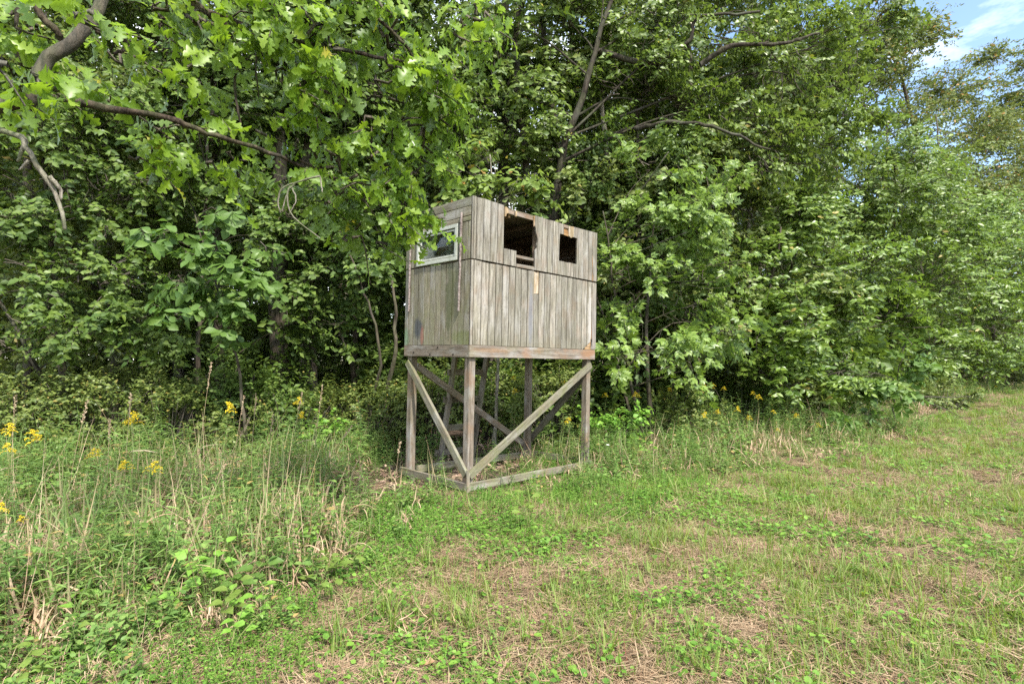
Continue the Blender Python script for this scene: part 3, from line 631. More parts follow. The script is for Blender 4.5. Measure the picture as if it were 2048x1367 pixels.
def sprays(origins, dirs, m, tw, size, flat=0.55, droop=0.35, jit=0.5):
    """m leaves along a short twig from each origin; returns leaf pos, dir, normal, size and twig ends"""
    K = len(origins)
    tl = tw * rng.uniform(0.6, 1.3, K)
    d0 = dirs / (np.linalg.norm(dirs, axis=1)[:, None] + 1e-9)
    t = (np.arange(m) + 0.5)[None, :] / m + rng.normal(0, 0.04, (K, m))
    pos = origins[:, None, :] + d0[:, None, :] * (t * tl[:, None])[..., None]
    pos[..., 2] -= droop * 0.5 * tl[:, None] * t ** 2
    side = np.cross(d0, np.array([0, 0, 1.0])); side /= np.linalg.norm(side, axis=1)[:, None] + 1e-6
    sg = np.where(np.arange(m) % 2 == 0, 1.0, -1.0)[None, :, None]
    ld = d0[:, None, :] * 0.55 + side[:, None, :] * sg * 0.8 + rng.normal(0, jit * 0.55, (K, m, 3))
    ld[..., 2] -= droop * rng.uniform(0.3, 1.3, (K, m))
    nr = np.array([0, 0, 1.0])[None, None] * flat * 0.75 + rng.normal(0, 0.38, (K, m, 3)) + 0.85 * d0[:, None, :]
    sz = size * rng.uniform(0.65, 1.2, (K, m))
    tip = origins + d0 * tl[:, None]; tip[:, 2] -= droop * 0.5 * tl
    return pos.reshape(-1, 3), ld.reshape(-1, 3), nr.reshape(-1, 3), sz.ravel(), tip

def lobe_points(c, r, n, shell=0.45, seed=0):
    """points in an ellipsoid, more of them towards the outside, thinned in places by noise"""
    u = unit(n * 2); rad = rng.random(n * 2) ** shell
    n = int(n)
    if n > 12:      # gathered into clumps with gaps between them
        ns = max(4, n // 14); su = unit(ns); sr = rng.random(ns) ** 0.4 * 0.85; w_ = rng.integers(0, ns, n * 2)
        q = su[w_] * sr[w_][:, None] + rng.normal(0, 0.17, (n * 2, 3)); rad = np.linalg.norm(q, axis=1); u = q / (rad[:, None] + 1e-9)
    P = c + u * rad[:, None] * r * (1 + 0.35 * (vnoise(u[:, 0] * 2 + c[0], u[:, 2] * 2 + c[2] + u[:, 1], 1.2, seed + 3)[:, None] - 0.4))
    keep = vnoise(P[:, 0] + P[:, 1] * 0.7, P[:, 2] * 1.3, 1.1, seed + 9, 2) > 0.36
    P, u = P[keep][:n], u[keep][:n]
    return P, u

LEAFMESH = {}
def leaf_children(parent, tpl_name, tpl, mat, pos, d, nrm, sz, n_max, far):
    """the n_max leaves that show largest become parts; the rest come back to be joined"""
    dist = np.linalg.norm(pos - CAMP, axis=1)
    px = (pos[:, 0] / np.maximum(pos[:, 1], 0.3)); inside = (np.abs(px) < 0.95) & (pos[:, 1] > 0.8)
    order = np.argsort(-(sz / dist) * inside)[:n_max]; order = order[dist[order] < far]
    for q in range(3):
        if (tpl_name, mat.name, q) not in LEAFMESH: LEAFMESH[(tpl_name, mat.name, q)] = mk('leaf', *vary(tpl, q), mat)
    dd, ss, nn = frames(d[order], nrm[order])
    base = np.array(parent.location)
    for i, o_ in enumerate(order):
        o = ob('leaf', LEAFMESH[(tpl_name, mat.name, i % 3)], parent); m = Matrix((dd[i] * sz[o_], ss[i] * sz[o_], nn[i] * sz[o_])).transposed().to_4x4()
        m.translation = pos[o_] - base; o.matrix_basis = m
    mask = np.ones(len(pos), bool); mask[order] = False
    return mask

def tree(name, base, lobes, tpl, mat, leafsize, lai, label, cat, trunk_r=0.12, bark='bark', m=9, tw=0.4, group=None, trunk=None,
         big=0, big_tpl=None, droop=0.35, flat=0.55, jit=0.5, limbs=(), shell=0.45, out=0.5, twigs=True, aspect=0.45, tlean=None, stems=1, auto=True):
    """lobes: (px, py, depth, rx_px, ry_px) measured on the photograph, turned into ellipsoids standing in the world"""
    base = np.array([base[0], base[1], gz(base[0], base[1]) - 0.05])
    root = empty(name, base); tag(root, label, cat, group)
    Pos = []; Dir = []; Nr = []; Sz = []; tw_t = Tubes(3); lobec = []
    for k, (px, py, dp, rx, ry) in enumerate(lobes):
        c = at(px, py, dp); rxm = rx * dp / FPX; rym = ry * dp / FPX; r = np.array([rxm, (rxm + rym) / 2, rym])
        lobec.append((c, r))
        A = math.pi * rxm * rym; nl = int(lai * A / (leafsize ** 2 * aspect * 0.7)); K = max(3, nl // m)
        P, u = lobe_points(c, r, K, shell, k + int(px))
        axis = np.array([base[0], base[1], c[2] - 0.3]); od = P - axis; od /= np.linalg.norm(od, axis=1)[:, None] + 1e-6
        dr = u * 0.5 + od * out + rng.normal(0, 0.35, P.shape); dr[:, 2] = dr[:, 2] * 0.7
        a, b_, n_, s_, tip = sprays(P, dr, m, tw, leafsize, flat, droop, jit)
        Pos.append(a); Dir.append(b_); Nr.append(n_); Sz.append(s_)
        if twigs:
            for i in range(0, len(P), 2 if len(P) < 400 else 5):
                q = P[i]; inner = q + (c - q) * 0.45 + rng.normal(0, 0.05, 3)
                tw_t.add(smooth_line([inner, (inner + q) / 2 + rng.normal(0, 0.04, 3), q, tip[i]], 5), np.linspace(0.010, 0.003, 5) * (1 + trunk_r * 2), 3)
    Pos, Dir, Nr, Sz = map(np.concatenate, (Pos, Dir, Nr, Sz))
    keep = Pos[:, 2] > 0.05; Pos, Dir, Nr, Sz = Pos[keep], Dir[keep], Nr[keep], Sz[keep]
    if big:
        mask = leaf_children(root, str(id(big_tpl or tpl)), big_tpl or tpl, mat, Pos, Dir, Nr, Sz, big, 60)
        Pos, Dir, Nr, Sz = Pos[mask], Dir[mask], Nr[mask], Sz[mask]
    if len(Pos):
        gr = rng.integers(0, 3, len(Pos)); vs_ = []; fs_ = []; k_ = 0
        for q in range(3):
            e = gr == q; v_, f_ = bake(vary(tpl, q), Pos[e] - base, Dir[e], Nr[e], Sz[e]); vs_.append(v_); fs_.append(f_ + k_); k_ += len(v_)
        V, F = np.concatenate(vs_), np.concatenate(fs_)
        tag(ob('foliage', mk('foliage', V, F, mat), root), kind='stuff')
    # trunk and limbs
    if trunk is None:
        topc = max(lobec, key=lambda q: q[0][2])[0]
        mid = base * 0.6 + topc * 0.4; mid[0] = base[0] * 0.75 + topc[0] * 0.25; mid[1] = base[1] * 0.8 + topc[1] * 0.2
        trunk = [base, mid + rng.normal(0, 0.08, 3), topc]
    else: trunk = [base] + [np.asarray(q) for q in trunk]
    for sidx in range(stems):
        off = rng.normal(0, 0.12, 3) * (sidx > 0) * [1, 1, 0]
        T = smooth_line([np.asarray(q) + off * (1 + 2 * i_) for i_, q in enumerate(trunk)], 16); T[1:-1] += rng.normal(0, 0.015, (14, 3))
        tt = Tubes(9); tt.add(T - base, np.linspace(1.0, 0.30, 16) * trunk_r * (1.0 if sidx == 0 else 0.7) * (1 + 0.5 * np.exp(-np.arange(16) * 1.2)), wob=0.12)
        ob('trunk', tt.mesh('trunk', M[bark]), root)
    for k, (c, r) in enumerate(lobec if auto else []):
        i = min(range(len(T)), key=lambda j: abs(T[j][2] - (c[2] - 0.45 * np.linalg.norm(T[j][:2] - c[:2]))))
        i = max(3, min(i, 13)); s = T[i]; L_ = np.linalg.norm(c - s)
        if L_ < 0.3: continue
        midp = (s + c) / 2 + np.array([0, 0, 0.10 * L_]) + rng.normal(0, 0.06 * L_, 3)
        tb = Tubes(6); r0 = trunk_r * (1 - 0.04 * i) * 0.33
        tb.add(smooth_line([s, midp, c], 9) - base, np.linspace(r0, r0 * 0.35, 9), wob=0.1)
        for q in range(3):
            e = c + unit(1)[0] * r * 0.75; st = midp * 0.4 + c * 0.6
            tb.add(smooth_line([st, (st + e) / 2 + rng.normal(0, 0.06 * L_, 3), e], 6) - base, np.linspace(r0 * 0.4, r0 * 0.1, 6), 5)
        ob('limb', tb.mesh('limb', M[bark]), root)
    for pts, r0, r1 in limbs:
        tb = Tubes(11); n_ = 30; PL = smooth_line([at(*q) for q in pts], n_); PL[1:] += rng.normal(0, 1, (n_ - 1, 3)) * np.minimum(r0 * 0.25, 0.10 * np.linalg.norm(np.diff(PL, axis=0), axis=1))[:, None]
        tb.add(PL - base, np.linspace(r0, r1, n_) * (1 + rng.normal(0, 0.05, n_)), wob=0.32)
        ob('limb', tb.mesh('limb', M[bark]), root)
    if twigs and tw_t.v:
        for i in range(len(tw_t.v)): tw_t.v[i] = tw_t.v[i] - base
        tag(ob('twigs', tw_t.mesh('twigs', M['twig']), root), kind='stuff')
    return root

# --- the big oak behind the tower and the trees to its right
tree('oak_tree', (1.3, 12.6), [(1130, 90, 12.5, 140, 130), (1350, 70, 12.5, 170, 110), (1560, 110, 13, 150, 130), (1690, 190, 14, 100, 120), (1290, 200, 12, 120, 90), (1420, 210, 12.2, 110, 80),
     (1500, 300, 12.5, 140, 90), (1620, 290, 13, 110, 90), (1000, 190, 12, 120, 120), (1740, 60, 15, 70, 90), (1060, 300, 12.2, 110, 70), (1200, -130, 12.5, 280, 110), (1560, -110, 14, 240, 110), (1340, 330, 12.3, 100, 60), (960, 60, 12, 100, 80)],
     OAK_LO, M['oak_far'], 0.145, 2.5, 'large oak with crooked dark limbs rising directly behind the tower', 'tree', 0.12, 'bark_dark', 10, 0.42,
     trunk=[at(1105, 560, 11.9), at(1112, 420, 11.7), at(1125, 300, 11.5), at(1165, 190, 11.4), at(1195, 80, 11.4), at(1245, -60, 11.6)],
     limbs=[([(1125, 330, 12.2), (1100, 200, 12.3), (1090, 100, 12.4), (1082, 0, 12.5)], 0.10, 0.05), ([(1130, 330, 12.4), (1220, 275, 12.0), (1300, 250, 11.2), (1380, 246, 11.0), (1450, 262, 11.0), (1540, 300, 11.3)], 0.06, 0.02),
            ([(1190, 100, 11.5), (1300, 128, 11.5), (1345, 105, 11.5), (1380, 80, 11.3), (1400, 35, 11.3), (1520, 22, 11.4)], 0.06, 0.025), ([(1400, 130, 11.6), (1465, 92, 11.4), (1560, 88, 11.4), (1640, 65, 11.6)], 0.06, 0.02),
            ([(1110, 450, 12.3), (1060, 380, 12), (1042, 250, 12), (1030, 100, 12), (1045, 0, 12)], 0.09, 0.05)], big=300)
tree('hickory_tree', (2.75, 11.0), [(1300, 340, 10.8, 70, 60), (1310, 450, 10.6, 110, 80), (1430, 410, 10.5, 80, 80), (1270, 560, 10.2, 75, 80), (1400, 560, 10.2, 120, 90), (1330, 690, 9.9, 120, 55), (1230, 700, 9.8, 50, 60), (1470, 660, 10.3, 60, 60), (1250, 460, 10.8, 50, 60), (1350, 620, 10.4, 90, 60), (1240, 620, 10.5, 45, 60), (1370, 500, 10.8, 80, 60), (1400, 730, 10.2, 70, 40), (1480, 520, 10.8, 45, 60)],
     HICK_LO, M['hick_leaf'], 0.235, 3.0, 'young hickory with compound leaves growing at the right side of the tower', 'tree', 0.05, 'bark', 6, 0.38, big=300, big_tpl=HICK, aspect=0.55, stems=3, droop=0.3, trunk=[at(1292, 700, 10.8), at(1300, 560, 10.8), at(1310, 440, 10.8)])
tree('glossy_tree', (6.6, 14.2), [(1600, 470, 13.0, 110, 80), (1710, 550, 12.8, 110, 80), (1780, 640, 12.7, 80, 70), (1620, 640, 12.4, 110, 100), (1550, 560, 12.6, 80, 80), (1690, 740, 12.2, 110, 55), (1560, 760, 12.2, 90, 45), (1530, 660, 12.8, 60, 60)],
     OVAL, M['gloss_leaf'], 0.15, 3.0, 'bushy glossy-leaved tree bulging over the goldenrods to the right of the hickory', 'tree', 0.09, 'bark', 10, 0.4, big=300, aspect=0.3, stems=2, droop=0.2)
tree('sassafras_sapling', (8.6, 12.6), [(1800, 730, 12.0, 42, 38), (1760, 780, 11.8, 60, 40), (1700, 830, 11.6, 60, 38), (1810, 690, 12.1, 30, 22)],
     OBOV, M['broad_leaf'], 0.19, 2.0, 'low sapling with large pale leaf rosettes at the grass edge far right', 'sapling', 0.02, 'twig', 8, 0.25, big=300, aspect=0.32, droop=0.25)
tree('glossy_tree', (15.5, 22.5), [(1790, 400, 20, 120, 80), (1900, 450, 21, 100, 80), (1850, 580, 20, 110, 90), (1950, 640, 21, 90, 80), (1790, 310, 20, 70, 70), (1870, 330, 21, 70, 50), (1860, 700, 19.5, 100, 45), (1700, 420, 20, 80, 70), (1960, 720, 20.5, 80, 38)],
     LO, M['gloss_leaf'], 0.19, 2.4, 'tall glossy tree leaning out over the far meadow edge', 'tree', 0.14, 'bark', 12, 0.55, aspect=0.3)
tree('leafy_tree', (27, 31), [(1990, 520, 27, 90, 90), (2050, 620, 27, 110, 90), (2010, 710, 26, 110, 42), (2130, 480, 29, 110, 120), (1960, 430, 30, 70, 60), (2200, 650, 28, 110, 110)],
     LO, M['hick_leaf'], 0.21, 2.4, 'leafy tree at the right edge of the picture reaching down to the grass', 'tree', 0.16, 'bark', 12, 0.6, aspect=0.3)
tree('tall_tree', (33, 41), [(1790, 100, 38, 80, 70), (1850, 70, 38, 60, 36), (1900, 180, 40, 75, 55), (1830, 260, 39, 85, 70), (1960, 270, 40, 85, 60), (1900, 360, 38, 100, 55), (1740, 150, 38, 60, 90), (1980, 400, 39, 80, 60), (2000, 330, 39, 60, 60), (1940, 470, 38, 80, 60),  (1770, 20, 38, 50, 40)],
     LO, M['olive_leaf'], 0.26, 3.2, 'tall thin-crowned tree with olive leaves standing against the blue sky', 'tree', 0.26, 'bark', 9, 0.8, aspect=0.35, shell=0.6, flat=0.1, jit=0.9)
tree('tall_tree', (44, 46), [(2010, 120, 44, 50, 32), (2030, 250, 44, 70, 60), (2040, 520, 44, 90, 70), (2000, 600, 44, 90, 60),  (2060, 170, 44, 60, 60), (2070, 330, 44, 90, 70), (2030, 420, 43, 90, 60), (2150, 240, 45, 90, 90), (2140, 80, 45, 70, 60)],
     LO, M['olive_leaf'], 0.27, 3.2, 'farthest tall olive tree cut by the right edge of the picture', 'tree', 0.26, 'bark', 9, 0.8, aspect=0.35, shell=0.6, flat=0.1, jit=0.9)
tree('leafy_tree', (9.5, 20), [(1480, 180, 19, 150, 120), (1600, 60, 20, 150, 120), (1400, 350, 18, 130, 100), (1560, 400, 18, 120, 80), (1700, 330, 20, 90, 90), (1300, 60, 19, 140, 120), (1650, 500, 19, 100, 80)],
     LO, M['oak_far'], 0.19, 2.2, 'broad tree filling the gap behind the big oak and the glossy tree', 'tree', 0.2, 'bark', 12, 0.6, aspect=0.32)
tree('yellowish_sapling', (-0.3, 9.9), [(930, 340, 9.6, 55, 42), (1040, 360, 9.6, 62, 35), (980, 310, 9.7, 40, 28), (1090, 385, 9.7, 28, 20), (900, 390, 9.5, 30, 30)],
     OBOV, M['pale_leaf'], 0.15, 2.2, 'yellow-green sapling showing just above the roof of the tower', 'sapling', 0.035, 'bark_pale', 7, 0.28, big=260, aspect=0.3)
tree('pawpaw_sapling', (-4.1, 8.6), [(390, 430, 8.0, 85, 36), (350, 540, 7.9, 50, 50), (450, 560, 8.0, 75, 70), (520, 470, 8.2, 50, 45), (400, 630, 8.0, 60, 36), (310, 470, 8.0, 45, 30), (480, 640, 8.1, 45, 30)],
     OBOV, M['broad_leaf'], 0.19, 3.4, 'sapling with big drooping oval leaves in front of the shaded trunks at left', 'sapling', 0.03, 'bark', 6, 0.28, big=300, aspect=0.34, droop=0.6)
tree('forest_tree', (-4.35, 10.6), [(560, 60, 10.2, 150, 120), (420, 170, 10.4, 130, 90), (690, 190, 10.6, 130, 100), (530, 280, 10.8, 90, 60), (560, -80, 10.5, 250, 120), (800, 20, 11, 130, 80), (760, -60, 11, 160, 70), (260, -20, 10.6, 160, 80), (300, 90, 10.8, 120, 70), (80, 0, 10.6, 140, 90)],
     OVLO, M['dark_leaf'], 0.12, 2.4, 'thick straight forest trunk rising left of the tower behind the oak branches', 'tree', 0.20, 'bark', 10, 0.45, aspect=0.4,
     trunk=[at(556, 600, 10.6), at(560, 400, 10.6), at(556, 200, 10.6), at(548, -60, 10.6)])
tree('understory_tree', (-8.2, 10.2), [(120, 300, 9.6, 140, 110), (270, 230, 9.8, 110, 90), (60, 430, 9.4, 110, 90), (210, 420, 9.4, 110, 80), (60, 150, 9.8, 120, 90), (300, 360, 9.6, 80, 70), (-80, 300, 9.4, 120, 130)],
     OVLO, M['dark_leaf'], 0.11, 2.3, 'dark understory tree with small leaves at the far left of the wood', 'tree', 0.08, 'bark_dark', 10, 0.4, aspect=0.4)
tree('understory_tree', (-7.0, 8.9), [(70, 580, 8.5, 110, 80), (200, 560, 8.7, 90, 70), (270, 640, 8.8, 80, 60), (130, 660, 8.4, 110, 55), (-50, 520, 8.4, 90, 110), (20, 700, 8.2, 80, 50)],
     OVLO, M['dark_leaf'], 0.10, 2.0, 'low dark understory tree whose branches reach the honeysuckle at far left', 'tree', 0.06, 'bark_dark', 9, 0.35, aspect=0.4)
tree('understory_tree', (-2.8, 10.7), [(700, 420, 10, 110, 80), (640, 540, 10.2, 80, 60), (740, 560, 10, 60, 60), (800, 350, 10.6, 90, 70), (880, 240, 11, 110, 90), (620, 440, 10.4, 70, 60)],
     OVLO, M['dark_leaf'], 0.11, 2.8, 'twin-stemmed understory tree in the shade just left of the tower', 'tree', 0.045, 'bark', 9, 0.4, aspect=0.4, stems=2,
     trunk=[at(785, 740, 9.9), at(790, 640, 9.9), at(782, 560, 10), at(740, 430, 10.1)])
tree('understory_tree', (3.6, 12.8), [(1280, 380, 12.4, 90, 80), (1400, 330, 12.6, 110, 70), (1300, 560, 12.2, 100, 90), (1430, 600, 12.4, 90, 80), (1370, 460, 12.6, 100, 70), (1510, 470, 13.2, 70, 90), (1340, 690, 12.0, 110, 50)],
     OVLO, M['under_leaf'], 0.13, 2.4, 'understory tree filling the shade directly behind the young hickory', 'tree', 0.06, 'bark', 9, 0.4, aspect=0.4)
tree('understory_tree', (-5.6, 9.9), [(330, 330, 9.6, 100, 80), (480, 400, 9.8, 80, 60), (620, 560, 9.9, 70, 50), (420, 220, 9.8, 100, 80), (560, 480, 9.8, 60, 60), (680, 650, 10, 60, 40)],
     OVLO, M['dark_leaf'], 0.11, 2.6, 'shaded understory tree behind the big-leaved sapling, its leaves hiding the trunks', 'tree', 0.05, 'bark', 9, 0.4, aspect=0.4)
tree('understory_tree', (0.6, 11.6), [(850, 320, 12, 80, 60), (1150, 420, 11.4, 70, 40), (1200, 520, 11, 36, 60), (1180, 380, 11.4, 60, 40), (1200, 640, 11, 45, 70), (1110, 370, 11.5, 50, 40)],
     OVLO, M['under_leaf'], 0.12, 2.2, 'leafy understory tree showing between the tower and the young hickory', 'tree', 0.05, 'bark', 9, 0.4, aspect=0.4)

# --- undergrowth bushes along the wood's edge
def bush(x, y, h, wd, mat, tpl, ls, lai, label, name='honeysuckle_bush', cat='bush', big=0):
    g0 = gz(x, y); c0 = []
    base = np.array([x, y, g0 - 0.03]); root = empty(name, base); tag(root, label, cat)
    P = []; U = []
    K = int(lai * wd * h * 1.3 / (ls * ls * 0.45 * 0.7) / 8)
    for k in range(5):
        c = np.array([x + rng.uniform(-.35, .35) * wd, y + rng.uniform(-.25, .25) * wd, g0 + h * rng.uniform(0.35, 0.68)])
        p, u = lobe_points(c, np.array([wd * .36, wd * .32, h * .40]), K // 5 + 2, 0.5, k + int(abs(x * 7))); P.append(p); U.append(u)
    P = np.concatenate(P); U = np.concatenate(U); ok = P[:, 2] > g0 + 0.04; P, U = P[ok], U[ok]
    d = U + np.array([0, 0, 0.5]) + rng.normal(0, 0.4, P.shape)
    a, b_, n_, s_, tip = sprays(P, d, 8, 0.26, ls, 0.6, 0.4, 0.5)
    if big:
        mask = leaf_children(root, str(id(tpl)), tpl, mat, a, b_, n_, s_, big, 60); a, b_, n_, s_ = a[mask], b_[mask], n_[mask], s_[mask]
    V, F = bake(tpl, a - base, b_, n_, s_); tag(ob('foliage', mk('foliage', V, F, mat), root), kind='stuff')
    tb = Tubes(4)
    for i in range(0, len(P), 7):
        q = P[i] - base; tb.add(smooth_line([(q[0] * .1, q[1] * .1, 0), (q[0] * .6, q[1] * .6, q[2] * .6), q], 6), np.linspace(0.011, 0.004, 6), 3)
    tag(ob('stems', tb.mesh('stems', M['twig']), root), kind='stuff')
    return root
def gp(px, py): q = ground_at(px, py); return q[0], q[1]
for px, dep, h, wd, mat, tpl, ls, lai, label in [
    (40, 7.9, 1.5, 1.9, 'under_leaf', OVLO, 0.055, 2.2, 'honeysuckle bush at the left border of the picture above the goldenrods'),
    (190, 8.6, 1.5, 1.9, 'under_leaf', OVLO, 0.055, 2.2, 'second honeysuckle bush from the left under the dark trees'),
    (340, 8.4, 1.45, 2.0, 'under_leaf', OVLO, 0.055, 2.2, 'broad honeysuckle bush below the big-leaved sapling'),
    (490, 9.2, 1.75, 1.6, 'dark_leaf', OVLO, 0.06, 2.2, 'dark bush at the foot of the thick trunk'),
    (590, 9.0, 1.3, 1.4, 'under_leaf', OVLO, 0.055, 2.2, 'small-leaved bush to the right of the thick trunk'),
    (655, 8.7, 0.7, 0.7, 'weed_leaf', OVATE, 0.075, 1.8, 'small bright green bush in front of the shaded trunks left of the tower'),
    (740, 9.8, 1.35, 1.4, 'under_leaf', OVLO, 0.055, 2.0, 'bush seen just left of the tower legs'),
    (860, 10.2, 1.7, 1.4, 'under_leaf', OVLO, 0.06, 2.2, 'bush seen between the left legs of the tower behind the ladder'),
    (980, 10.6, 1.5, 1.3, 'under_leaf', OVLO, 0.06, 2.0, 'bush seen between the ladder and the back leg of the tower'),
    (1110, 10.3, 1.7, 1.5, 'under_leaf', OVLO, 0.06, 2.2, 'bush seen between the back leg and the right leg of the tower'),
    (1225, 9.2, 0.9, 0.9, 'weed_leaf', OVATE, 0.085, 1.8, 'low bright green bush beside the right leg of the tower'),
    (1330, 11.2, 1.0, 1.6, 'under_leaf', OVLO, 0.07, 2.0, 'low bush in the shade under the young hickory'),
    (1480, 12.6, 1.2, 1.8, 'dark_leaf', OVLO, 0.08, 2.0, 'dark low bush between the hickory and the glossy tree'),
    (2000, 30, 2.4, 3.5, 'under_leaf', OVLO, 0.13, 2.2, 'round bush at the foot of the trees where the meadow ends at right'), (2060, 36, 3.0, 4.5, 'under_leaf', OVLO, 0.15, 2.2, 'farthest bush at the right border where the meadow ends'),
    (1890, 17.5, 0.9, 2.0, 'under_leaf', OVLO, 0.09, 2.0, 'low bush beside the fallen branch at the far meadow edge')]:
    bush((px - 1024) / FPX * dep, dep, h, wd, M[mat], tpl, ls, lai, label, big=120 if ls > 0.07 else 0)

# --- the forest behind: trunks one can see, each a tree, sharing a few crowns
CROWNS = []
for k in range(6):
    lob = []; P = []; U = []
    for q in range(16):
        a = rng.uniform(0, 2 * np.pi); rr = rng.uniform(0.4, 2.3); z = rng.uniform(2.2, 13) if k % 2 else rng.uniform(1.2, 12)
        p, u = lobe_points(np.array([rr * math.cos(a), rr * math.sin(a), z]), np.array([1.25, 1.25, 0.85]), 75, 0.5, k * 31 + q); P.append(p); U.append(u)
    P = np.concatenate(P); U = np.concatenate(U)
    a, b_, n_, s_, tip = sprays(P, U + rng.normal(0, 0.3, P.shape), 10, 0.55, 0.16, 0.5, 0.35, 0.6)
    V, F = bake(TINY, a, b_, n_, s_)
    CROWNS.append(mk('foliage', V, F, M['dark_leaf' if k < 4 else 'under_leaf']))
TRUNKS = []
for k in range(4):
    tt = Tubes(8); n_ = 22; z = np.linspace(0, 14, n_); bend = np.cumsum(rng.normal(0, 0.05, (n_, 2)), 0)
    T = np.column_stack([bend, z]); tt.add(T, np.linspace(1, 0.4, n_) * 0.11 * (1 + 0.6 * np.exp(-z * 2)), wob=0.12)
    for q in range(9):
        i = rng.integers(4, 20); a = rng.uniform(0, 6.28); ln = rng.uniform(1.0, 2.4); s = T[i]; e = s + np.array([math.cos(a) * ln, math.sin(a) * ln, ln * rng.uniform(0.1, 0.7)])
        tt.add(smooth_line([s, (s + e) / 2 + rng.normal(0, 0.12, 3), e], 6), np.linspace(0.04, 0.012, 6), 5)
    TRUNKS.append(tt.mesh('trunk', M[['bark', 'bark_dark', 'bark', 'bark_pale'][k]]))
def forest(x, y, s, k, label, group=None):
    root = empty('forest_tree', (x, y, gz(x, y) - 0.05), rng.uniform(0, 6.28)); tag(root, label, 'tree', group); root.scale = (s, s, s * 1.0)
    o = ob('trunk', TRUNKS[k % 4], root); t_ = rng.uniform(0.75, 1.35); o.scale = (t_, t_, 1)
    tag(ob('foliage', CROWNS[k % 6], root), kind='stuff')
    return root
vis = [(620, 10.9, 0.9, 'slender trunk just right of the thick forest trunk'), (462, 10.4, 0.75, 'thin dark trunk behind the big-leaved sapling'), (705, 12.6, 0.8, 'slim trunk midway between the thick trunk and the tower'),
       (610, 13.5, 0.8, 'faint trunk farther back beside the slender trunk'), (50, 12.5, 1.1, 'pale trunk near the left border deep in the wood'), (235, 11.5, 0.9, 'dark trunk behind the left understory trees'),
       (995, 12.6, 1.1, 'dark trunk seen between the ladder and the back leg of the tower'), (1215, 12.5, 0.7, 'thin trunk close behind the right leg of the tower'), (1275, 12.4, 0.6, 'thin grey stem under the young hickory'),
       (1310, 13.4, 0.8, 'trunk in the shade right of the hickory stems'), (1395, 14.5, 1.0, 'trunk in the dark gap below the hickory crown'), (1500, 16, 1.0, 'trunk in the dark gap between hickory and glossy tree'),
       (150, 14.5, 1.0, 'trunk deep in the wood at left beneath the dead branch'), (380, 13.2, 0.9, 'trunk deep in the wood behind the honeysuckle'), (830, 13.8, 0.9, 'trunk deep in the wood behind the left legs of the tower')]
spots = []
for k, (px, dep, s, lab) in enumerate(vis):
    x = (px - 1024) / FPX * dep; spots.append((x, dep)); forest(x, dep, s, k, lab)
n = 0; tries = 0
while n < 150 and tries < 6000:
    tries += 1
    y = rng.uniform(12.5, 46); x = rng.uniform(-1.05 * y - 3, 1.05 * y + 3)
    if y < wood_edge(x) + 3.0: continue
    if min((x - a) ** 2 + (y - c) ** 2 for a, c in spots) < (1.9 + y * 0.03) ** 2: continue
    spots.append((x, y)); n += 1
    side = 'left of the tower' if x < -0.08 * y else 'right of the tower'
    forest(x, y, rng.uniform(0.8, 1.25), n, 'one of the slender shaded trees standing deep in the wood ' + side, 'forest trees deep in the wood ' + side)
for k in range(26):
    t_ = (k + 0.5) / 26; x = 24 + 40 * t_ + rng.uniform(-1, 1); y = float(wood_edge(x)) + 0.5 + (k % 2) * 4 + rng.uniform(-0.5, 0.5)
    forest(x, y, rng.uniform(0.9, 1.2), 4 + k % 2, 'one of the trees lining the far end of the meadow at right', 'trees lining the far end of the meadow')
BUSH = []
for k in range(3):
    P, u = lobe_points(np.array([0, 0, 0.55]), np.array([1.1, 1.1, 0.65]), 420, 0.5, k * 5)
    P = P[P[:, 2] > 0.02]; a, b_, n_, s_, tip = sprays(P, rng.normal(0, 1, P.shape) + [0, 0, 0.5], 9, 0.3, 0.11, 0.6, 0.4, 0.5)
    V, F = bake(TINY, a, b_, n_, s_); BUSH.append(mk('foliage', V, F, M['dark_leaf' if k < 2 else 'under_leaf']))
for k in range(100):
    for _ in range(60):
        y = rng.uniform(11.5, 40); x = rng.uniform((-1.0 if k < 60 else 0.25) * y, 1.0 * y)
        if y > wood_edge(x) + 1.6: break
    side = 'left of the tower' if x < -0.08 * y else 'right of the tower'
    o = ob('undergrowth_bush', BUSH[k % 3], None, (x, y, gz(x, y))); s = rng.uniform(0.8, 1.7) * (1.0 if k < 60 else 1.6); o.scale = (s, s, s * rng.uniform(0.8, 1.3)); o.rotation_euler = (0, 0, rng.uniform(0, 6.28))
    tag(o, 'one of the low dark bushes on the shaded forest floor ' + side, 'bush', 'low bushes on the forest floor ' + side)
# ------------------------------------------------------------------ grass, straw, clover and weeds
M['grass'] = leaf_mat('grass_green', ((0.065, 0.120, 0.018), (0.140, 0.215, 0.030), (0.28, 0.34, 0.07)), 0.55, 0.35, (0.13, 0.2, 0.06), 0.35, (0.34, 0.29, 0.12), 0.12, inst=True)
M['grass_tall'] = leaf_mat('grass_tall', ((0.06, 0.115, 0.022), (0.13, 0.20, 0.045), (0.27, 0.33, 0.12)), 0.5, 0.35, (0.15, 0.2, 0.08), 0.35, (0.44, 0.33, 0.20), 0.38, inst=True)
M['straw'] = leaf_mat('straw', ((0.09, 0.052, 0.034), (0.24, 0.155, 0.098), (0.52, 0.39, 0.27)), 0.7, 0.1, (0.28, 0.2, 0.11), 0.25, (0.19, 0.075, 0.05), 0.12, tcol=(0.4, 0.3, 0.18), inst=True)
M['dry_blade'] = leaf_mat('dry_curled_blades', ((0.28, 0.17, 0.10), (0.43, 0.30, 0.20), (0.60, 0.46, 0.32)), 0.6, 0.25, (0.36, 0.26, 0.16), 0.3, tcol=(0.55, 0.38, 0.2), inst=True)
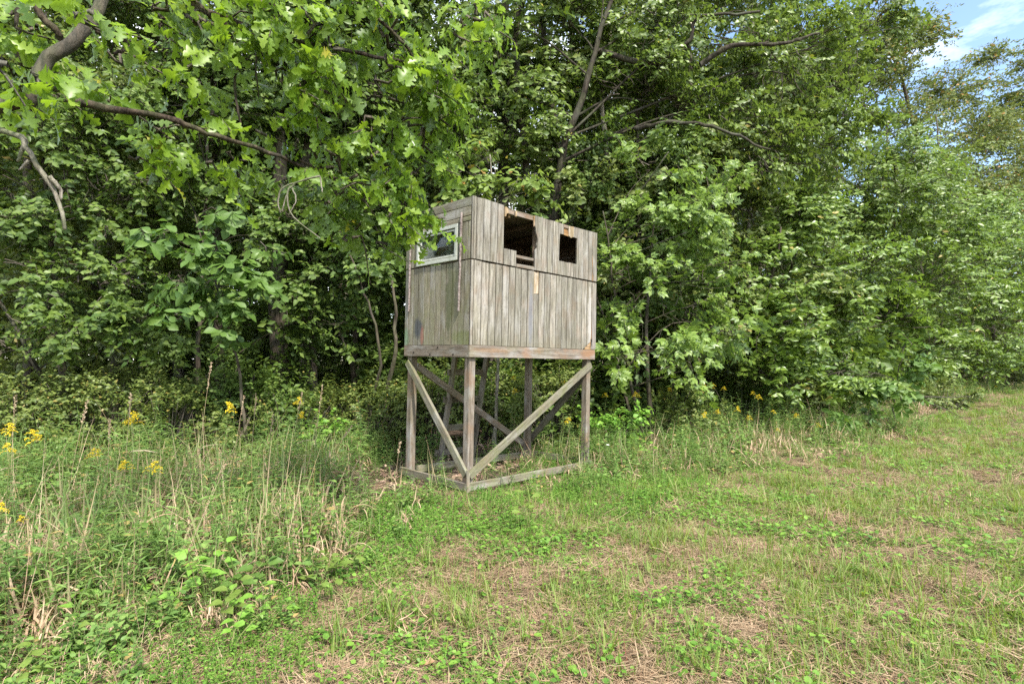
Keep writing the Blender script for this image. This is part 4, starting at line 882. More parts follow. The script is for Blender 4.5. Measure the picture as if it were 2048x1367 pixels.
M['clover'] = leaf_mat('clover_green', ((0.05, 0.13, 0.020), (0.10, 0.215, 0.030), (0.19, 0.33, 0.05)), 0.45, 0.35, (0.1, 0.2, 0.06), 0.35, inst=True)
M['weedy'] = leaf_mat('weedy_green', ((0.06, 0.13, 0.03), (0.11, 0.20, 0.045), (0.20, 0.30, 0.075)), 0.48, 0.35, (0.14, 0.2, 0.09), 0.35, (0.34, 0.25, 0.09), 0.05, inst=True)
M['litter'] = leaf_mat('leaf_litter', ((0.09, 0.055, 0.04), (0.19, 0.12, 0.085), (0.36, 0.25, 0.19)), 0.75, 0.05, (0.18, 0.12, 0.09), 0.2, tcol=(0.3, 0.2, 0.1), inst=True)

def blades(n, h, spread, wd, lean, curl, segs=3, flat=False, r0=None):
    V = []; F = []; k = 0
    for i in range(n):
        a = rng.uniform(0, 2 * np.pi); rr = rng.uniform(0, spread); p = np.array([rr * math.cos(a), rr * math.sin(a), 0.0])
        L_ = h * rng.uniform(0.5, 1.15); az = rng.uniform(0, 2 * np.pi); el = R(90) - abs(rng.normal(0, lean)); dirv = np.array([math.cos(az) * math.cos(el), math.sin(az) * math.cos(el), math.sin(el)])
        if flat: dirv = np.array([math.cos(az), math.sin(az), rng.uniform(-0.05, 0.22)]); p[2] = rng.uniform(0, 0.03)
        side = np.array([-math.sin(az), math.cos(az), 0]) ; tw = rng.normal(0, 0.5)
        q = p.copy(); d = dirv.copy(); c = curl * rng.uniform(0.3, 1.7); bend = np.array([0, 0, -1.0]) if not flat else side * rng.choice([-1, 1]) * 0.9 + [0, 0, -0.05]
        for s in range(segs + 1):
            t = s / segs; ww = wd * (1 - t ** 1.6) * 0.5 * rng.uniform(0.85, 1.1) + 0.0002
            sd_ = side * math.cos(tw * t) + np.array([0, 0, 1]) * math.sin(tw * t)
            V += [q - sd_ * ww, q + sd_ * ww]
            if s: F.append((k + 2 * s - 2, k + 2 * s - 1, k + 2 * s + 1, k + 2 * s))
            d = d + bend * c / segs; d /= np.linalg.norm(d); q = q + d * L_ / segs
        k += 2 * (segs + 1)
    return np.array(V), np.array(F)
def merge(*parts):
    V = []; F = []; k = 0
    for v, f in parts:
        f = np.asarray(f); f = quads_to_tris(f) if f.shape[1] == 4 else f
        V.append(v); F.append(f + k); k += len(v)
    return np.concatenate(V), np.concatenate(F)
def clover(n, h, spread, size, tpl=None):
    tri = []
    for a in (0, 120, 240):
        c, s = math.cos(R(a)), math.sin(R(a)); v = np.array([(0, 0, 0), (0.5, 0.28, 0.04), (0.85, 0.3, 0.05), (1.0, 0.0, 0), (0.85, -0.3, 0.05), (0.5, -0.28, 0.04)])
        tri.append((np.stack([v[:, 0] * c - v[:, 1] * s, v[:, 0] * s + v[:, 1] * c, v[:, 2]], -1), np.array([(0, 5, 3), (5, 4, 3), (0, 3, 1), (1, 3, 2)])))
    T = tpl or merge(*tri)
    pos = np.column_stack([rng.normal(0, spread, (n, 2)), rng.uniform(0.3, 1.0, n) * h]); az = rng.uniform(0, 6.28, n)
    d = np.column_stack([np.cos(az), np.sin(az), rng.normal(0, 0.25, n)]); nr = np.array([0, 0, 1.0]) + rng.normal(0, 0.3, (n, 3))
    V, F = bake(T, pos, d, nr, size * rng.uniform(0.6, 1.2, n))
    st = []
    for p in pos:
        a = p * [0.6, 0.6, 0]; st += [[a + [-0.0008, 0, 0], a + [0.0008, 0, 0], p + [0.0008, 0, 0], p - [0.0008, 0, 0]]]
    S = np.array(st).reshape(-1, 3); SF = np.arange(len(S)).reshape(-1, 4)
    return merge((V, F), (S, SF))
def weed_stem(h, n, ls, tpl, up=0.5, spiral=2.4, bare=0.15, lw=1.0, branch=0):
    """upright stem with n leaves"""
    bend = rng.normal(0, 0.12, 2); t = np.linspace(bare, 0.98, n); az = np.arange(n) * spiral + rng.uniform(0, 6)
    pos = np.column_stack([bend[0] * t ** 2 * h, bend[1] * t ** 2 * h, t * h])
    d = np.column_stack([np.cos(az), np.sin(az), np.full(n, up) + rng.normal(0, 0.2, n)]); nr = np.array([0, 0, 1.0]) + rng.normal(0, 0.25, (n, 3))
    V, F = bake(tpl, pos, d, nr, ls * (1.1 - 0.55 * t) * rng.uniform(0.8, 1.2, n))
    tb = Tubes(3); tt_ = np.linspace(0, 1, 6); tb.add(np.column_stack([bend[0] * tt_ ** 2 * h, bend[1] * tt_ ** 2 * h, tt_ * h]), np.linspace(0.0035, 0.0012, 6))
    sv = np.concatenate(tb.v); sf = quads_to_tris(np.concatenate(tb.f)); sf = sf[(sf[:, 1] != sf[:, 2]) & (sf[:, 0] != sf[:, 2])]
    return merge((V, F), (sv, sf))
def weed_clump(k, h, n, ls, tpl, spread, **kw):
    out = []
    for i in range(k):
        v, f = weed_stem(h * rng.uniform(0.6, 1.1), n, ls, tpl, **kw); v = v + np.append(rng.normal(0, spread, 2), 0); out.append((v, f))
    return merge(*out)

PROTO = {}
def protos(key, fn, n, mat):
    out = []
    for i in range(n):
        V, F = fn(); F = np.asarray(F); F = quads_to_tris(F) if F.shape[1] == 4 else F
        out.append(bpy.data.objects.new(key, mk(key, V, F, M[mat])))
    PROTO[key] = out
OVALc = strip_leaf([(0, 0.02), (0.25, 0.26), (0.6, 0.22), (1.0, 0)], 0.2, 0.3)
protos('grass_tuft', lambda: blades(12, 0.135, 0.06, 0.0085, 0.65, 1.0), 5, 'grass')
protos('grass_fine', lambda: blades(13, 0.085, 0.08, 0.0055, 0.9, 0.8, 2), 4, 'grass')
protos('long_grass', lambda: blades(14, 0.24, 0.05, 0.0075, 0.5, 1.2, 4), 4, 'grass')
protos('straw', lambda: blades(18, 0.15, 0.11, 0.0036, 0.3, 0.9, 3, True), 5, 'straw')
protos('thatch', lambda: merge(blades(26, 0.16, 0.10, 0.004, 0.3, 0.9, 3, True), blades(16, 0.11, 0.09, 0.004, 1.1, 1.6, 3)), 4, 'straw')
protos('clover', lambda: clover(9, 0.05, 0.05, 0.017), 4, 'clover')
OVc = (np.array([(0, 0, 0), (0.3, 0.36, 0.05), (0.7, 0.34, 0.04), (1.0, 0, -0.05), (0.7, -0.34, 0.04), (0.3, -0.36, 0.05)]), np.array([(0, 5, 3), (5, 4, 3), (0, 3, 1), (1, 3, 2)]))
protos('ivy', lambda: clover(9, 0.07, 0.06, 0.033, OVc), 4, 'clover')
protos('tall_grass', lambda: merge(blades(8, 0.62, 0.07, 0.017, 0.40, 1.7, 6), blades(7, 0.35, 0.09, 0.014, 0.7, 1.9, 5)), 5, 'grass_tall')
protos('curled', lambda: merge(blades(10, 0.32, 0.13, 0.014, 0.45, 4.5, 7), blades(5, 0.22, 0.12, 0.007, 0.6, 2.5, 5)), 4, 'dry_blade')
protos('dry_stalk', lambda: blades(4, 0.60, 0.10, 0.004, 0.45, 0.5, 4), 3, 'dry_blade')
protos('weedy', lambda: weed_clump(4, 0.75, 30, 0.12, LANCE, 0.09, up=0.4), 4, 'weedy')
protos('weedy_broad', lambda: weed_clump(5, 0.35, 10, 0.085, OVALc, 0.10, up=0.3), 4, 'weedy')
protos('creeper', lambda: weed_clump(10, 0.13, 9, 0.030, LO, 0.08, up=0.2), 4, 'clover')
protos('litter', lambda: (lambda n: bake(OBOV, np.column_stack([rng.normal(0, 0.11, (n, 2)), rng.uniform(0.004, 0.03, n)]), np.column_stack([rng.normal(0, 1, (n, 2)), rng.normal(0, 0.25, n)]), np.array([0, 0, 1.0]) + rng.normal(0, 0.3, (n, 3)), rng.uniform(0.04, 0.10, n)))(12), 4, 'litter')

def scatter(name, keys, x, y, scl, lift=0.0, tilt=0.12, idx=None):
    pr = [o for k in keys for o in PROTO[k]]
    n = len(x)
    P = np.column_stack([x, y, gz(x, y) + lift]).astype(np.float32)
    me = bpy.data.meshes.new(name); me.vertices.add(n); me.vertices.foreach_set('co', P.ravel())
    rot = np.column_stack([rng.normal(0, tilt, n), rng.normal(0, tilt, n), rng.uniform(0, 6.283, n)]).astype(np.float32)
    a = me.attributes.new('rot', 'FLOAT_VECTOR', 'POINT'); a.data.foreach_set('vector', rot.ravel())
    a = me.attributes.new('scl', 'FLOAT', 'POINT'); a.data.foreach_set('value', np.asarray(scl, np.float32))
    if idx is None: idx = rng.integers(0, len(pr), n)
    a = me.attributes.new('idx', 'INT', 'POINT'); a.data.foreach_set('value', np.asarray(idx, np.int32))
    o = ob(name, me); tag(o, kind='stuff')
    ng = bpy.data.node_groups.new(name, 'GeometryNodeTree')
    ng.interface.new_socket('Geometry', in_out='INPUT', socket_type='NodeSocketGeometry'); ng.interface.new_socket('Geometry', in_out='OUTPUT', socket_type='NodeSocketGeometry')
    N = ng.nodes.new; gi = N('NodeGroupInput'); go = N('NodeGroupOutput'); iop = N('GeometryNodeInstanceOnPoints'); jn = N('GeometryNodeJoinGeometry')
    for q in reversed(pr):
        oi = N('GeometryNodeObjectInfo'); oi.inputs['Object'].default_value = q; oi.inputs['As Instance'].default_value = True
        ng.links.new(oi.outputs['Geometry'], jn.inputs[0])
    def attr(nm, ty):
        z = N('GeometryNodeInputNamedAttribute'); z.data_type = ty; z.inputs['Name'].default_value = nm
        return next(s for s in z.outputs if s.enabled and s.name == 'Attribute')
    ng.links.new(gi.outputs[0], iop.inputs['Points']); ng.links.new(jn.outputs[0], iop.inputs['Instance'])
    iop.inputs['Pick Instance'].default_value = True
    ng.links.new(attr('idx', 'INT'), iop.inputs['Instance Index']); ng.links.new(attr('rot', 'FLOAT_VECTOR'), iop.inputs['Rotation']); ng.links.new(attr('scl', 'FLOAT'), iop.inputs['Scale'])
    ng.links.new(iop.outputs[0], go.inputs[0])
    md = o.modifiers.new('scatter', 'NODES'); md.node_group = ng
    return o

RINGS = [(1.6, 5.5, 1.0, 1.0), (5.5, 9.5, 0.55, 1.2), (9.5, 17, 0.24, 1.6), (17, 45, 0.07, 2.3)]
def field(dens, prob, smin=0.7, smax=1.3, rmax=60):
    """points over the view sector; dens per square metre near the camera, prob(x, y) thins them"""
    X = []; Y = []; S = []
    for r0, r1, k, s in RINGS:
        if r0 > rmax: break
        area = R(104) / 2 * (r1 * r1 - r0 * r0); n = int(area * dens * k)
        r = np.sqrt(rng.uniform(r0 * r0, r1 * r1, n)); a = rng.uniform(-R(52), R(52), n); x = r * np.sin(a); y = r * np.cos(a)
        m = rng.random(n) < prob(x, y); X.append(x[m]); Y.append(y[m]); S.append(rng.uniform(smin, smax, m.sum()) * s ** (0.6 if smax < 3 else 1))
    return np.concatenate(X), np.concatenate(Y), np.concatenate(S)
def sm(a, b_, v): t = np.clip((v - a) / (b_ - a), 0, 1); return t * t * (3 - 2 * t)
def lawn(x, y): return 1 - sm(-0.25, 0.25, y - weed_edge(x))
def weeds(x, y): return sm(-0.2, 0.35, y - weed_edge(x)) * (y < wood_edge(x) + 0.2)
def bare(x, y):
    xl = (x + 1.0) / 1.7; yl = (y - 8.0) / 1.25
    return 1 - sm(0.6, 1.1, np.sqrt(xl ** 2 + yl ** 2) + 0.35 * (vnoise(x, y, 1.3, 40) - 0.5))
def dryness(x, y): return sm(0.41, 0.51, 0.5 * vnoise(x, y, 1.6, 21, 3) + 0.5 * vnoise(x * 0.55 + y * 0.4, y * 1.6 - x * 1.0, 1.3, 25, 3))
def clov(x, y): return sm(0.48, 0.58, vnoise(x, y, 1.9, 31, 3))
def leftside(x, y): return 1 - sm(-1.7, -1.1, x + 0.15 * (y - 4))
def out_floor(x, y): return y < wood_edge(x) + 0.3

x, y, s = field(350, lambda x, y: out_floor(x, y) * (0.45 + 0.55 * dryness(x, y)) * (1 - 0.7 * bare(x, y))); scatter('straw', ['straw'], x, y, s, 0.004, 0.1)
x, y, s = field(400, lambda x, y: lawn(x, y) * (1.0 - 0.80 * dryness(x, y))); scatter('grass', ['grass_tuft', 'grass_fine'], x, y, s)
x, y, s = field(26, lambda x, y: lawn(x, y) * sm(0.5, 0.62, vnoise(x, y, 1.7, 51))); scatter('longer_grass', ['long_grass'], x, y, s)
x, y, s = field(300, lambda x, y: out_floor(x, y) * np.clip(clov(x, y) * 0.9 + 0.08, 0, 1) * (1 - bare(x, y)), 0.7, 1.4); scatter('clover', ['clover', 'clover', 'ivy'], x, y, s)
x, y, s = field(40, lambda x, y: lawn(x, y) * sm(0.50, 0.60, vnoise(x, y, 2.6, 101, 2)), 0.7, 1.5); scatter('matted_hay', ['thatch'], x, y, s, 0.01, 0.2)
# low green creepers in front of the tower and all along the foot of the weeds
def creep(x, y):
    f = sm(-1.6, -0.6, y - weed_edge(x)) * (1 - sm(2.2, 3.0, y - weed_edge(x))) * sm(-2.6, -1.2, x) * (1 - sm(1.5, 4.0, x)) * (1 - bare(x, y))
    return np.clip(f * (0.25 + vnoise(x, y, 1.4, 61)) + 0.25 * weeds(x, y) * (1 - bare(x, y)), 0, 1)
x, y, s = field(60, creep); scatter('creeping_weeds', ['creeper'], x, y, s)
x, y, s = field(110, lambda x, y: np.clip(bare(x, y) * 0.8 + (y > wood_edge(x) - 0.5) * 0.5, 0, 1), rmax=17); scatter('leaf_litter', ['litter'], x, y, s * 0.9, 0.004)
# weeds
def tallness(x, y):
    e = y - weed_edge(x); h = np.where(x > 0.9, 0.55 + 0.65 * sm(0.0, 1.3, e), 0.42 + 0.72 * sm(0.0, 2.2, e))
    h = h * (0.30 + 0.70 * sm(3.4, 4.6, np.hypot(x, y)))
    return h * (0.72 + 0.28 * leftside(x, y)) * (0.75 + 0.5 * vnoise(x, y, 0.8, 71))
def wprob(x, y): return weeds(x, y) * (1 - 0.93 * bare(x, y)) * (0.30 + 0.70 * np.maximum(leftside(x, y), sm(0.9, 1.6, x)))
x, y, s = field(28, lambda x, y: wprob(x, y)); scatter('tall_grass', ['tall_grass'], x, y, s ** 0.5 * tallness(x, y))
x, y, s = field(72, lambda x, y: wprob(x, y) * (0.30 + 0.65 * leftside(x, y)) * sm(0.28, 0.44, vnoise(x, y, 1.0, 81))); scatter('dry_curled_grass', ['curled', 'curled', 'curled', 'curled', 'curled', 'curled', 'curled', 'dry_stalk'], x, y, s ** 0.5 * (0.42 + 0.92 * tallness(x, y)) * (0.5 + 0.5 * sm(3.2, 4.8, np.hypot(x, y))), 0.08, 0.25)
x, y, s = field(17, lambda x, y: wprob(x, y) * (0.25 + 0.75 * sm(0.46, 0.56, vnoise(x, y, 1.1, 111)))); scatter('leafy_weeds', ['weedy'], x, y, s ** 0.5 * tallness(x, y) * 1.0)
x, y, s = field(16, lambda x, y: wprob(x, y) * sm(0.42, 0.55, vnoise(x, y, 1.5, 91)) * 1.6); scatter('broad_weeds', ['weedy_broad'], x, y, s ** 0.5 * (0.5 + 0.7 * tallness(x, y)))
# thin growth at the foot of the tower
x = rng.uniform(-2.4, 1.9, 130); y = rng.uniform(6.6, 9.2, 130); scatter('sparse_grass', ['long_grass', 'tall_grass', 'weedy'], x, y, rng.uniform(0.3, 0.8, 130))
x = np.concatenate([rng.uniform(-0.6, 1.4, 40), rng.uniform(-1.7, -0.5, 22)]); y = np.concatenate([6.2 + (x[:40] + 0.5) * 1.0 + rng.normal(0, 0.15, 40), 6.15 - (x[40:] + 0.5) * 1.0 + rng.normal(0, 0.15, 22)]); scatter('grass_at_the_base_rails', ['long_grass', 'long_grass', 'creeper'], x, y, rng.uniform(0.3, 0.6, 62))
# ------------------------------------------------------------------ the oak whose branches hang in from the left
OL = [(38, 95, 3.2, 38, 60), (25, 120, 2.7, 26, 40), (150, 40, 2.8, 30, 24), (70, 150, 2.75, 24, 24), (20, 30, 3.1, 60, 50), (120, 0, 3.7, 50, 30), (12, 165, 3.2, 22, 26), (300, 20, 3.7, 60, 45), (420, 50, 3.8, 80, 45), (560, 30, 3.9, 90, 50), (560, 140, 4.0, 60, 40), (660, 90, 4.0, 90, 60),
      (760, 40, 4.2, 100, 60), (770, 150, 4.2, 80, 50), (880, 60, 4.4, 90, 60), (955, 50, 4.5, 50, 55), (860, 160, 4.3, 80, 60), (910, 110, 4.4, 60, 50), (700, 210, 4.2, 80, 45), (640, 170, 4.1, 70, 45), (800, 240, 4.3, 70, 45),
      (240, 210, 3.5, 50, 22), (330, 270, 3.7, 50, 28), (290, 300, 3.7, 28, 22), (440, 240, 3.9, 45, 25), (420, 310, 3.9, 65, 26), (480, 335, 4.0, 32, 26), (545, 270, 4.1, 55, 30), (600, 345, 4.2, 55, 28), (670, 300, 4.3, 70, 35), (650, 400, 4.3, 50, 30),
      (720, 380, 4.4, 60, 40), (760, 320, 4.4, 70, 40), (800, 420, 4.5, 55, 42), (835, 455, 4.6, 22, 30), (780, 480, 4.6, 40, 30), (830, 350, 4.5, 50, 45), (720, 460, 4.5, 45, 28), (390, 150, 3.8, 40, 40), (860, 260, 4.4, 40, 40), (250, 110, 3.6, 30, 30)]
oak = tree('oak_tree', (-5.6, 3.0), OL, OAK, M['oak_leaf'], 0.14, 3.9, 'near oak whose lobed leaves and dead twigs hang in over the top left', 'tree', 0.28, 'bark_oak', 8, 0.24,
     auto=False, big=300, droop=0.75, flat=0.32, jit=0.6, shell=0.55, out=0.6, aspect=0.42, trunk=[np.array([-5.6, 3.0, 1.5]), np.array([-5.3, 3.1, 3.2]), np.array([-4.9, 3.2, 6.0])],
     limbs=[([(-700, 560, 3.0), (-300, 330, 2.9), (-60, 228, 2.9), (40, 206, 2.9), (80, 182, 2.95), (90, 125, 3.0), (140, 88, 3.05), (180, 45, 3.1), (205, -10, 3.2), (300, -200, 3.6)], 0.042, 0.030),
            ([(85, 185, 2.95), (180, 210, 3.2), (340, 238, 3.5), (400, 262, 3.6), (500, 290, 3.8), (600, 330, 4.2), (700, 375, 4.35), (790, 430, 4.5)], 0.024, 0.006),
            ([(300, -200, 3.8), (390, 0, 3.75), (450, 38, 3.8), (540, 62, 3.9), (600, 85, 4.0), (760, 115, 4.2), (900, 135, 4.4)], 0.032, 0.008),
            ([(450, 40, 3.8), (473, 110, 3.85), (470, 180, 3.9), (482, 255, 3.9)], 0.014, 0.006), ([(66, 0, 3.3), (85, 35, 3.3), (115, 65, 3.35), (122, 92, 3.4)], 0.018, 0.02),
            ([(180, 60, 3.45), (230, 72, 3.5), (262, 92, 3.55), (228, 108, 3.5)], 0.016, 0.010), ([(600, 320, 4.2), (680, 360, 4.3), (760, 372, 4.4), (860, 390, 4.5)], 0.012, 0.004), ([(690, -40, 4.1), (760, 40, 4.2), (830, 120, 4.3), (850, 240, 4.4), (840, 330, 4.5)], 0.016, 0.005)])
ob_ = np.array(oak.location)
for lines in [[([(-120, 225, 2.75), (0, 258, 2.75), (48, 278, 2.75), (56, 300, 2.75), (88, 350, 2.77), (112, 400, 2.8), (128, 458, 2.8)], 0.016, 0.009), ([(52, 282, 2.75), (36, 322, 2.75)], 0.012, 0.007), ([(98, 352, 2.77), (120, 378, 2.8), (122, 398, 2.8)], 0.012, 0.006), ([(60, 320, 2.75), (38, 340, 2.75)], 0.010, 0.004)],
              [([(640, 352, 3.65), (600, 362, 3.65), (566, 376, 3.65), (556, 400, 3.65), (560, 425, 3.65)], 0.007, 0.004), ([(590, 366, 3.65), (575, 385, 3.65), (584, 430, 3.65), (640, 476, 3.65)], 0.007, 0.003), ([(580, 372, 3.65), (570, 400, 3.65), (564, 424, 3.65)], 0.005, 0.003), ([(584, 376, 3.65), (592, 400, 3.65), (578, 430, 3.65)], 0.005, 0.003), ([(640, 352, 3.65), (645, 385, 3.65)], 0.005, 0.003)]]:
    tb = Tubes(7)
    for pts, r0, r1 in lines:
        n_ = 14; PL = smooth_line([at(*q) for q in pts], n_); PL[1:] += rng.normal(0, 1, (n_ - 1, 3)) * np.minimum(r0 * 0.3, 0.12 * np.linalg.norm(np.diff(PL, axis=0), axis=1))[:, None]; tb.add(PL - ob_, np.linspace(r0, r1, n_), wob=0.25)
    o = ob('dead_branch', tb.mesh('dead_branch', M['bark_pale']), oak); o['label'] = 'bare dead branch with pale bark'

# ------------------------------------------------------------------ goldenrods
b = NB('goldenrod_flowers'); g = b.n('NewGeometry'); c = b.ramp(g.outputs['Random Per Island'], [(0.0, (0.42, 0.29, 0.01)), (0.6, (0.66, 0.50, 0.02)), (1.0, (0.76, 0.66, 0.07))])
M['gold'] = b.end(b.pbsdf(c, 0.7, 0.2).outputs[0])
b = NB('goldenrod_stem'); M['stem'] = b.end(b.pbsdf((0.16, 0.17, 0.06), 0.7, 0.2).outputs[0])
M['gold_leaf'] = leaf_mat('goldenrod_leaves', ((0.06, 0.13, 0.035), (0.10, 0.19, 0.05), (0.17, 0.26, 0.08)), 0.5, 0.35, (0.14, 0.2, 0.1), 0.35)
GV = []
for k in range(5):
    bend = rng.normal(0, 0.07, 2)
    ax = lambda t: np.column_stack([bend[0] * t ** 2, bend[1] * t ** 2, t])
    tb = Tubes(4); tb.add(ax(np.linspace(0, 1, 8)), np.linspace(0.004, 0.0015, 8)); stem = tb.mesh('stem', M['stem'])
    n = 46; t = np.linspace(0.22, 0.90, n); az = np.arange(n) * 2.4
    V, F = bake(LANCE, ax(t), np.column_stack([np.cos(az), np.sin(az), rng.uniform(0.2, 0.8, n)]), np.array([0, 0, 1.0]) + rng.normal(0, 0.2, (n, 3)), 0.13 * (1.15 - 0.7 * t) * rng.uniform(0.8, 1.2, n)); fol = mk('foliage', V, F, M['gold_leaf'])
    P = []
    for q in range(15):
        t0 = 0.86 + 0.13 * q / 14; a = rng.uniform(0, 6.28); ln = 0.085 * (1.15 - (t0 - 0.86) / 0.16) + 0.02
        s0 = ax(np.array([t0]))[0]
        for u in np.linspace(0.15, 1, 15): P.append(s0 + np.array([math.cos(a) * ln * u, math.sin(a) * ln * u, ln * (0.75 * u - 0.75 * u * u)]) + rng.normal(0, 0.004, 3) + [0, 0, 0.006])
    P = np.array(P); n = len(P)
    tpl = (np.array([(0, -0.5, 0), (0.5, 0, 0.35), (0, 0.5, 0), (-0.5, 0, 0.35), (0, 0, -0.35), (0, 0, 0.6)]), np.array([(0, 1, 5), (1, 2, 5), (2, 3, 5), (3, 0, 5), (1, 0, 4), (2, 1, 4), (3, 2, 4), (0, 3, 4)]))
    V, F = bake(tpl, P, unit(n), unit(n), rng.uniform(0.007, 0.013, n)); GV.append((stem, fol, mk('flower_head', V, F, M['gold'])))
def goldenrod(px, py, dep, label, k, group=None, rz=None):
    top_ = at(px, py, dep); g0 = gz(top_[0], top_[1]); h = max(0.35, top_[2] - g0)
    root = empty('goldenrod', (top_[0], top_[1], g0 - 0.01), rng.uniform(0, 6.28)); tag(root, label, 'goldenrod', group)
    for nm, me in zip(('stem', 'foliage', 'flower_head'), GV[k % 5]):
        o = ob(nm, me, root); o.scale = (1, 1, h) if nm == 'stem' else (1, 1, h)
        if nm != 'stem': tag(o, kind='stuff')
        if nm == 'flower_head': f_ = (min(1.0, dep * 0.19) if dep < 8 else 0.8) if dep > 4 else 0.42; f_ *= rng.uniform(0.6, 1.0); o.scale = (f_, f_, f_); o.location = (0, 0, h * 1.0 - f_ * 0.97)
    return root
GRP = 'goldenrods flowering in the weeds'
for k, (px, py, dep, lab) in enumerate([(270, 828, 5.2, 'largest goldenrod plume at left, rising beside a tall dry seed head'), (262, 922, 4.7, 'goldenrod plume just below the largest one'), (300, 925, 4.9, 'small goldenrod plume to the right below the largest one'), (182, 900, 4.6, 'goldenrod plume left of and below the largest one'),
    (15, 850, 4.8, 'upper goldenrod plume at the left border of the picture'), (12, 888, 4.5, 'flat pale goldenrod plume at the left border under the upper one'), (48, 866, 5.6, 'small goldenrod plume a little right of the left border'), (52, 1030, 3.4, 'lowest goldenrod plume at left, yellow-green and drooping'), (15, 1005, 3.3, 'yellow-green goldenrod tip at the left border above the ivy'),
    (455, 808, 6.4, 'single round goldenrod head standing above the grass left of the tower'), (600, 796, 6.6, 'goldenrod head beside a dry spike to the left of the tower legs'), (606, 824, 6.7, 'thin low goldenrod spray under a dry spike left of the tower'), (1020, 752, 9.2, 'tall goldenrod framed by the tower legs and brace'), (1030, 778, 9.3, 'low side goldenrod inside the tower frame'), (1125, 762, 9.7, 'goldenrod showing above the long brace of the tower'), (1138, 836, 9.0, 'small goldenrod low between the brace and the right leg'), (1205, 786, 9.6, 'goldenrod just outside the right leg of the tower')]):
    goldenrod(px, py, dep, lab, k, GRP)
ORD = ['first', 'second', 'third', 'fourth', 'fifth', 'sixth', 'seventh', 'eighth', 'ninth', 'tenth', 'eleventh', 'twelfth', 'thirteenth', 'fourteenth']
up = sorted([(1275, 785, 10.5), (1345, 775, 11), (1385, 768, 11), (1405, 770, 11.2), (1428, 768, 11), (1446, 773, 11.2), (1500, 783, 11.5), (1520, 790, 11.4), (1541, 785, 11.8), (1572, 778, 12.0), (1592, 792, 12)])
lo = sorted([(1414, 825, 9.6), (1430, 819, 9.8), (1480, 814, 10.3), (1500, 832, 10), (1545, 820, 10.4), (1556, 862, 10.2), (1585, 828, 10.8), (1641, 850, 11.2), (1662, 832, 11.5), (1668, 853, 11.2), (1686, 847, 11.4), (1740, 819, 12.5)])
fa = sorted([(1858, 777, 22), (1896, 775, 24), (1912, 774, 24), (1928, 773, 25), (1960, 777, 25), (1988, 773, 26)])
for row, nm in ((up, 'upper row under the hickory and glossy tree'), (lo, 'lower row at the grass edge'), (fa, 'distant row at the far right')):
    for k, (px, py, dep) in enumerate(row): goldenrod(px, py, dep, '%s goldenrod from the left in the %s' % (ORD[k], nm), k + 1, GRP)

# ------------------------------------------------------------------ tall dry seed heads
M['seed'] = leaf_mat('dry_seed', ((0.24, 0.16, 0.10), (0.38, 0.27, 0.18), (0.52, 0.41, 0.29)), 0.7, 0.2, (0.35, 0.27, 0.19), 0.2, tcol=(0.5, 0.4, 0.25))
b = NB('dry_stem'); M['dry_stem'] = b.end(b.pbsdf((0.36, 0.28, 0.17), 0.7, 0.2).outputs[0])
def seed_stalk(px, py, dep, lx, label, green=False):
    """tip at the given place; lx = sideways lean in metres over the height"""
    tip = at(px, py, dep); bx, by = tip[0] - lx, tip[1] - abs(lx) * 0.3; g0 = gz(bx, by); base = np.array([bx, by, g0])
    root = empty('seed_stalk', base); tag(root, label, 'dry grass stalk', 'tall dry stalks in the weeds')
    T = smooth_line([base, base * 0.5 + tip * 0.5 - [lx * 0.18, 0, 0], tip], 12) - base
    tb = Tubes(4); tb.add(T, np.linspace(0.003, 0.0012, 12)); ob('stem', tb.mesh('stem', M['dry_stem']), root)
    n = 46; i = rng.uniform(9.0, 11, n); p = np.stack([np.interp(i, range(12), T[:, q]) for q in range(3)], -1)
    d = unit(n) * 0.7 + (T[-1] - T[-3]) / np.linalg.norm(T[-1] - T[-3]) + [0, 0, -0.1]
    V, F = bake(OVAL, p, d, unit(n), rng.uniform(0.014, 0.03, n)); tag(ob('seed_head', mk('seed_head', V, F, M['seed']), root), kind='stuff')
    n = 5; i = rng.uniform(1, 7, n); p = np.stack([np.interp(i, range(12), T[:, q]) for q in range(3)], -1); az = rng.uniform(0, 6.28, n)
    V, F = bake(strip_leaf([(0, 0.01), (0.3, 0.03), (0.7, 0.025), (1, 0)], 0.3, 0.7), p, np.column_stack([np.cos(az), np.sin(az), np.full(n, 0.7)]), np.array([0, 0, 1.0]) + rng.normal(0, 0.2, (n, 3)), rng.uniform(0.18, 0.32, n))
    tag(ob('blades', mk('blades', V, F, M['dry_blade']), root), kind='stuff')
for a in [(262, 790, 5.3, 0.05, 'dry seed head standing right above the largest goldenrod'), (175, 800, 5.4, 0.16, 'dry reddish seed head left of the largest goldenrod'), (422, 726, 6.2, 0.12, 'tallest pale seed head against the dark bushes at left'), (488, 792, 6.4, 0.12, 'dry seed head just right of the single round goldenrod'),
          (512, 786, 6.0, 0.05, 'thin upright dry spike between two goldenrods left of the tower'), (604, 784, 6.5, 0.14, 'dry spike rising over the goldenrod nearest the tower legs'), (545, 830, 6.2, 0.05, 'short bushy seed head left of the nearest dry spike'), (645, 770, 6.8, 0.10, 'faint seed head against the trunks left of the tower'),
          (705, 850, 6.4, 0.42, 'long grass stalk leaning right with an oat-like drooping head'), (800, 885, 6.4, 0.06, 'small drooping seed head beside the left leg of the tower'), (30, 790, 5.6, 0.02, 'thin dry stalk at the left border'), (450, 930, 4.6, 0.30, 'long pale stalk leaning right across the middle of the weeds'),
          (500, 835, 5.6, 0.35, 'slanting pale stalk ending left of the dry spike'), (350, 1050, 3.9, 0.02, 'short brown upright spike above the broad leaves at lower left'), (220, 838, 5.2, 0.02, 'small brown seed cluster left of the largest goldenrod')]: seed_stalk(*a)

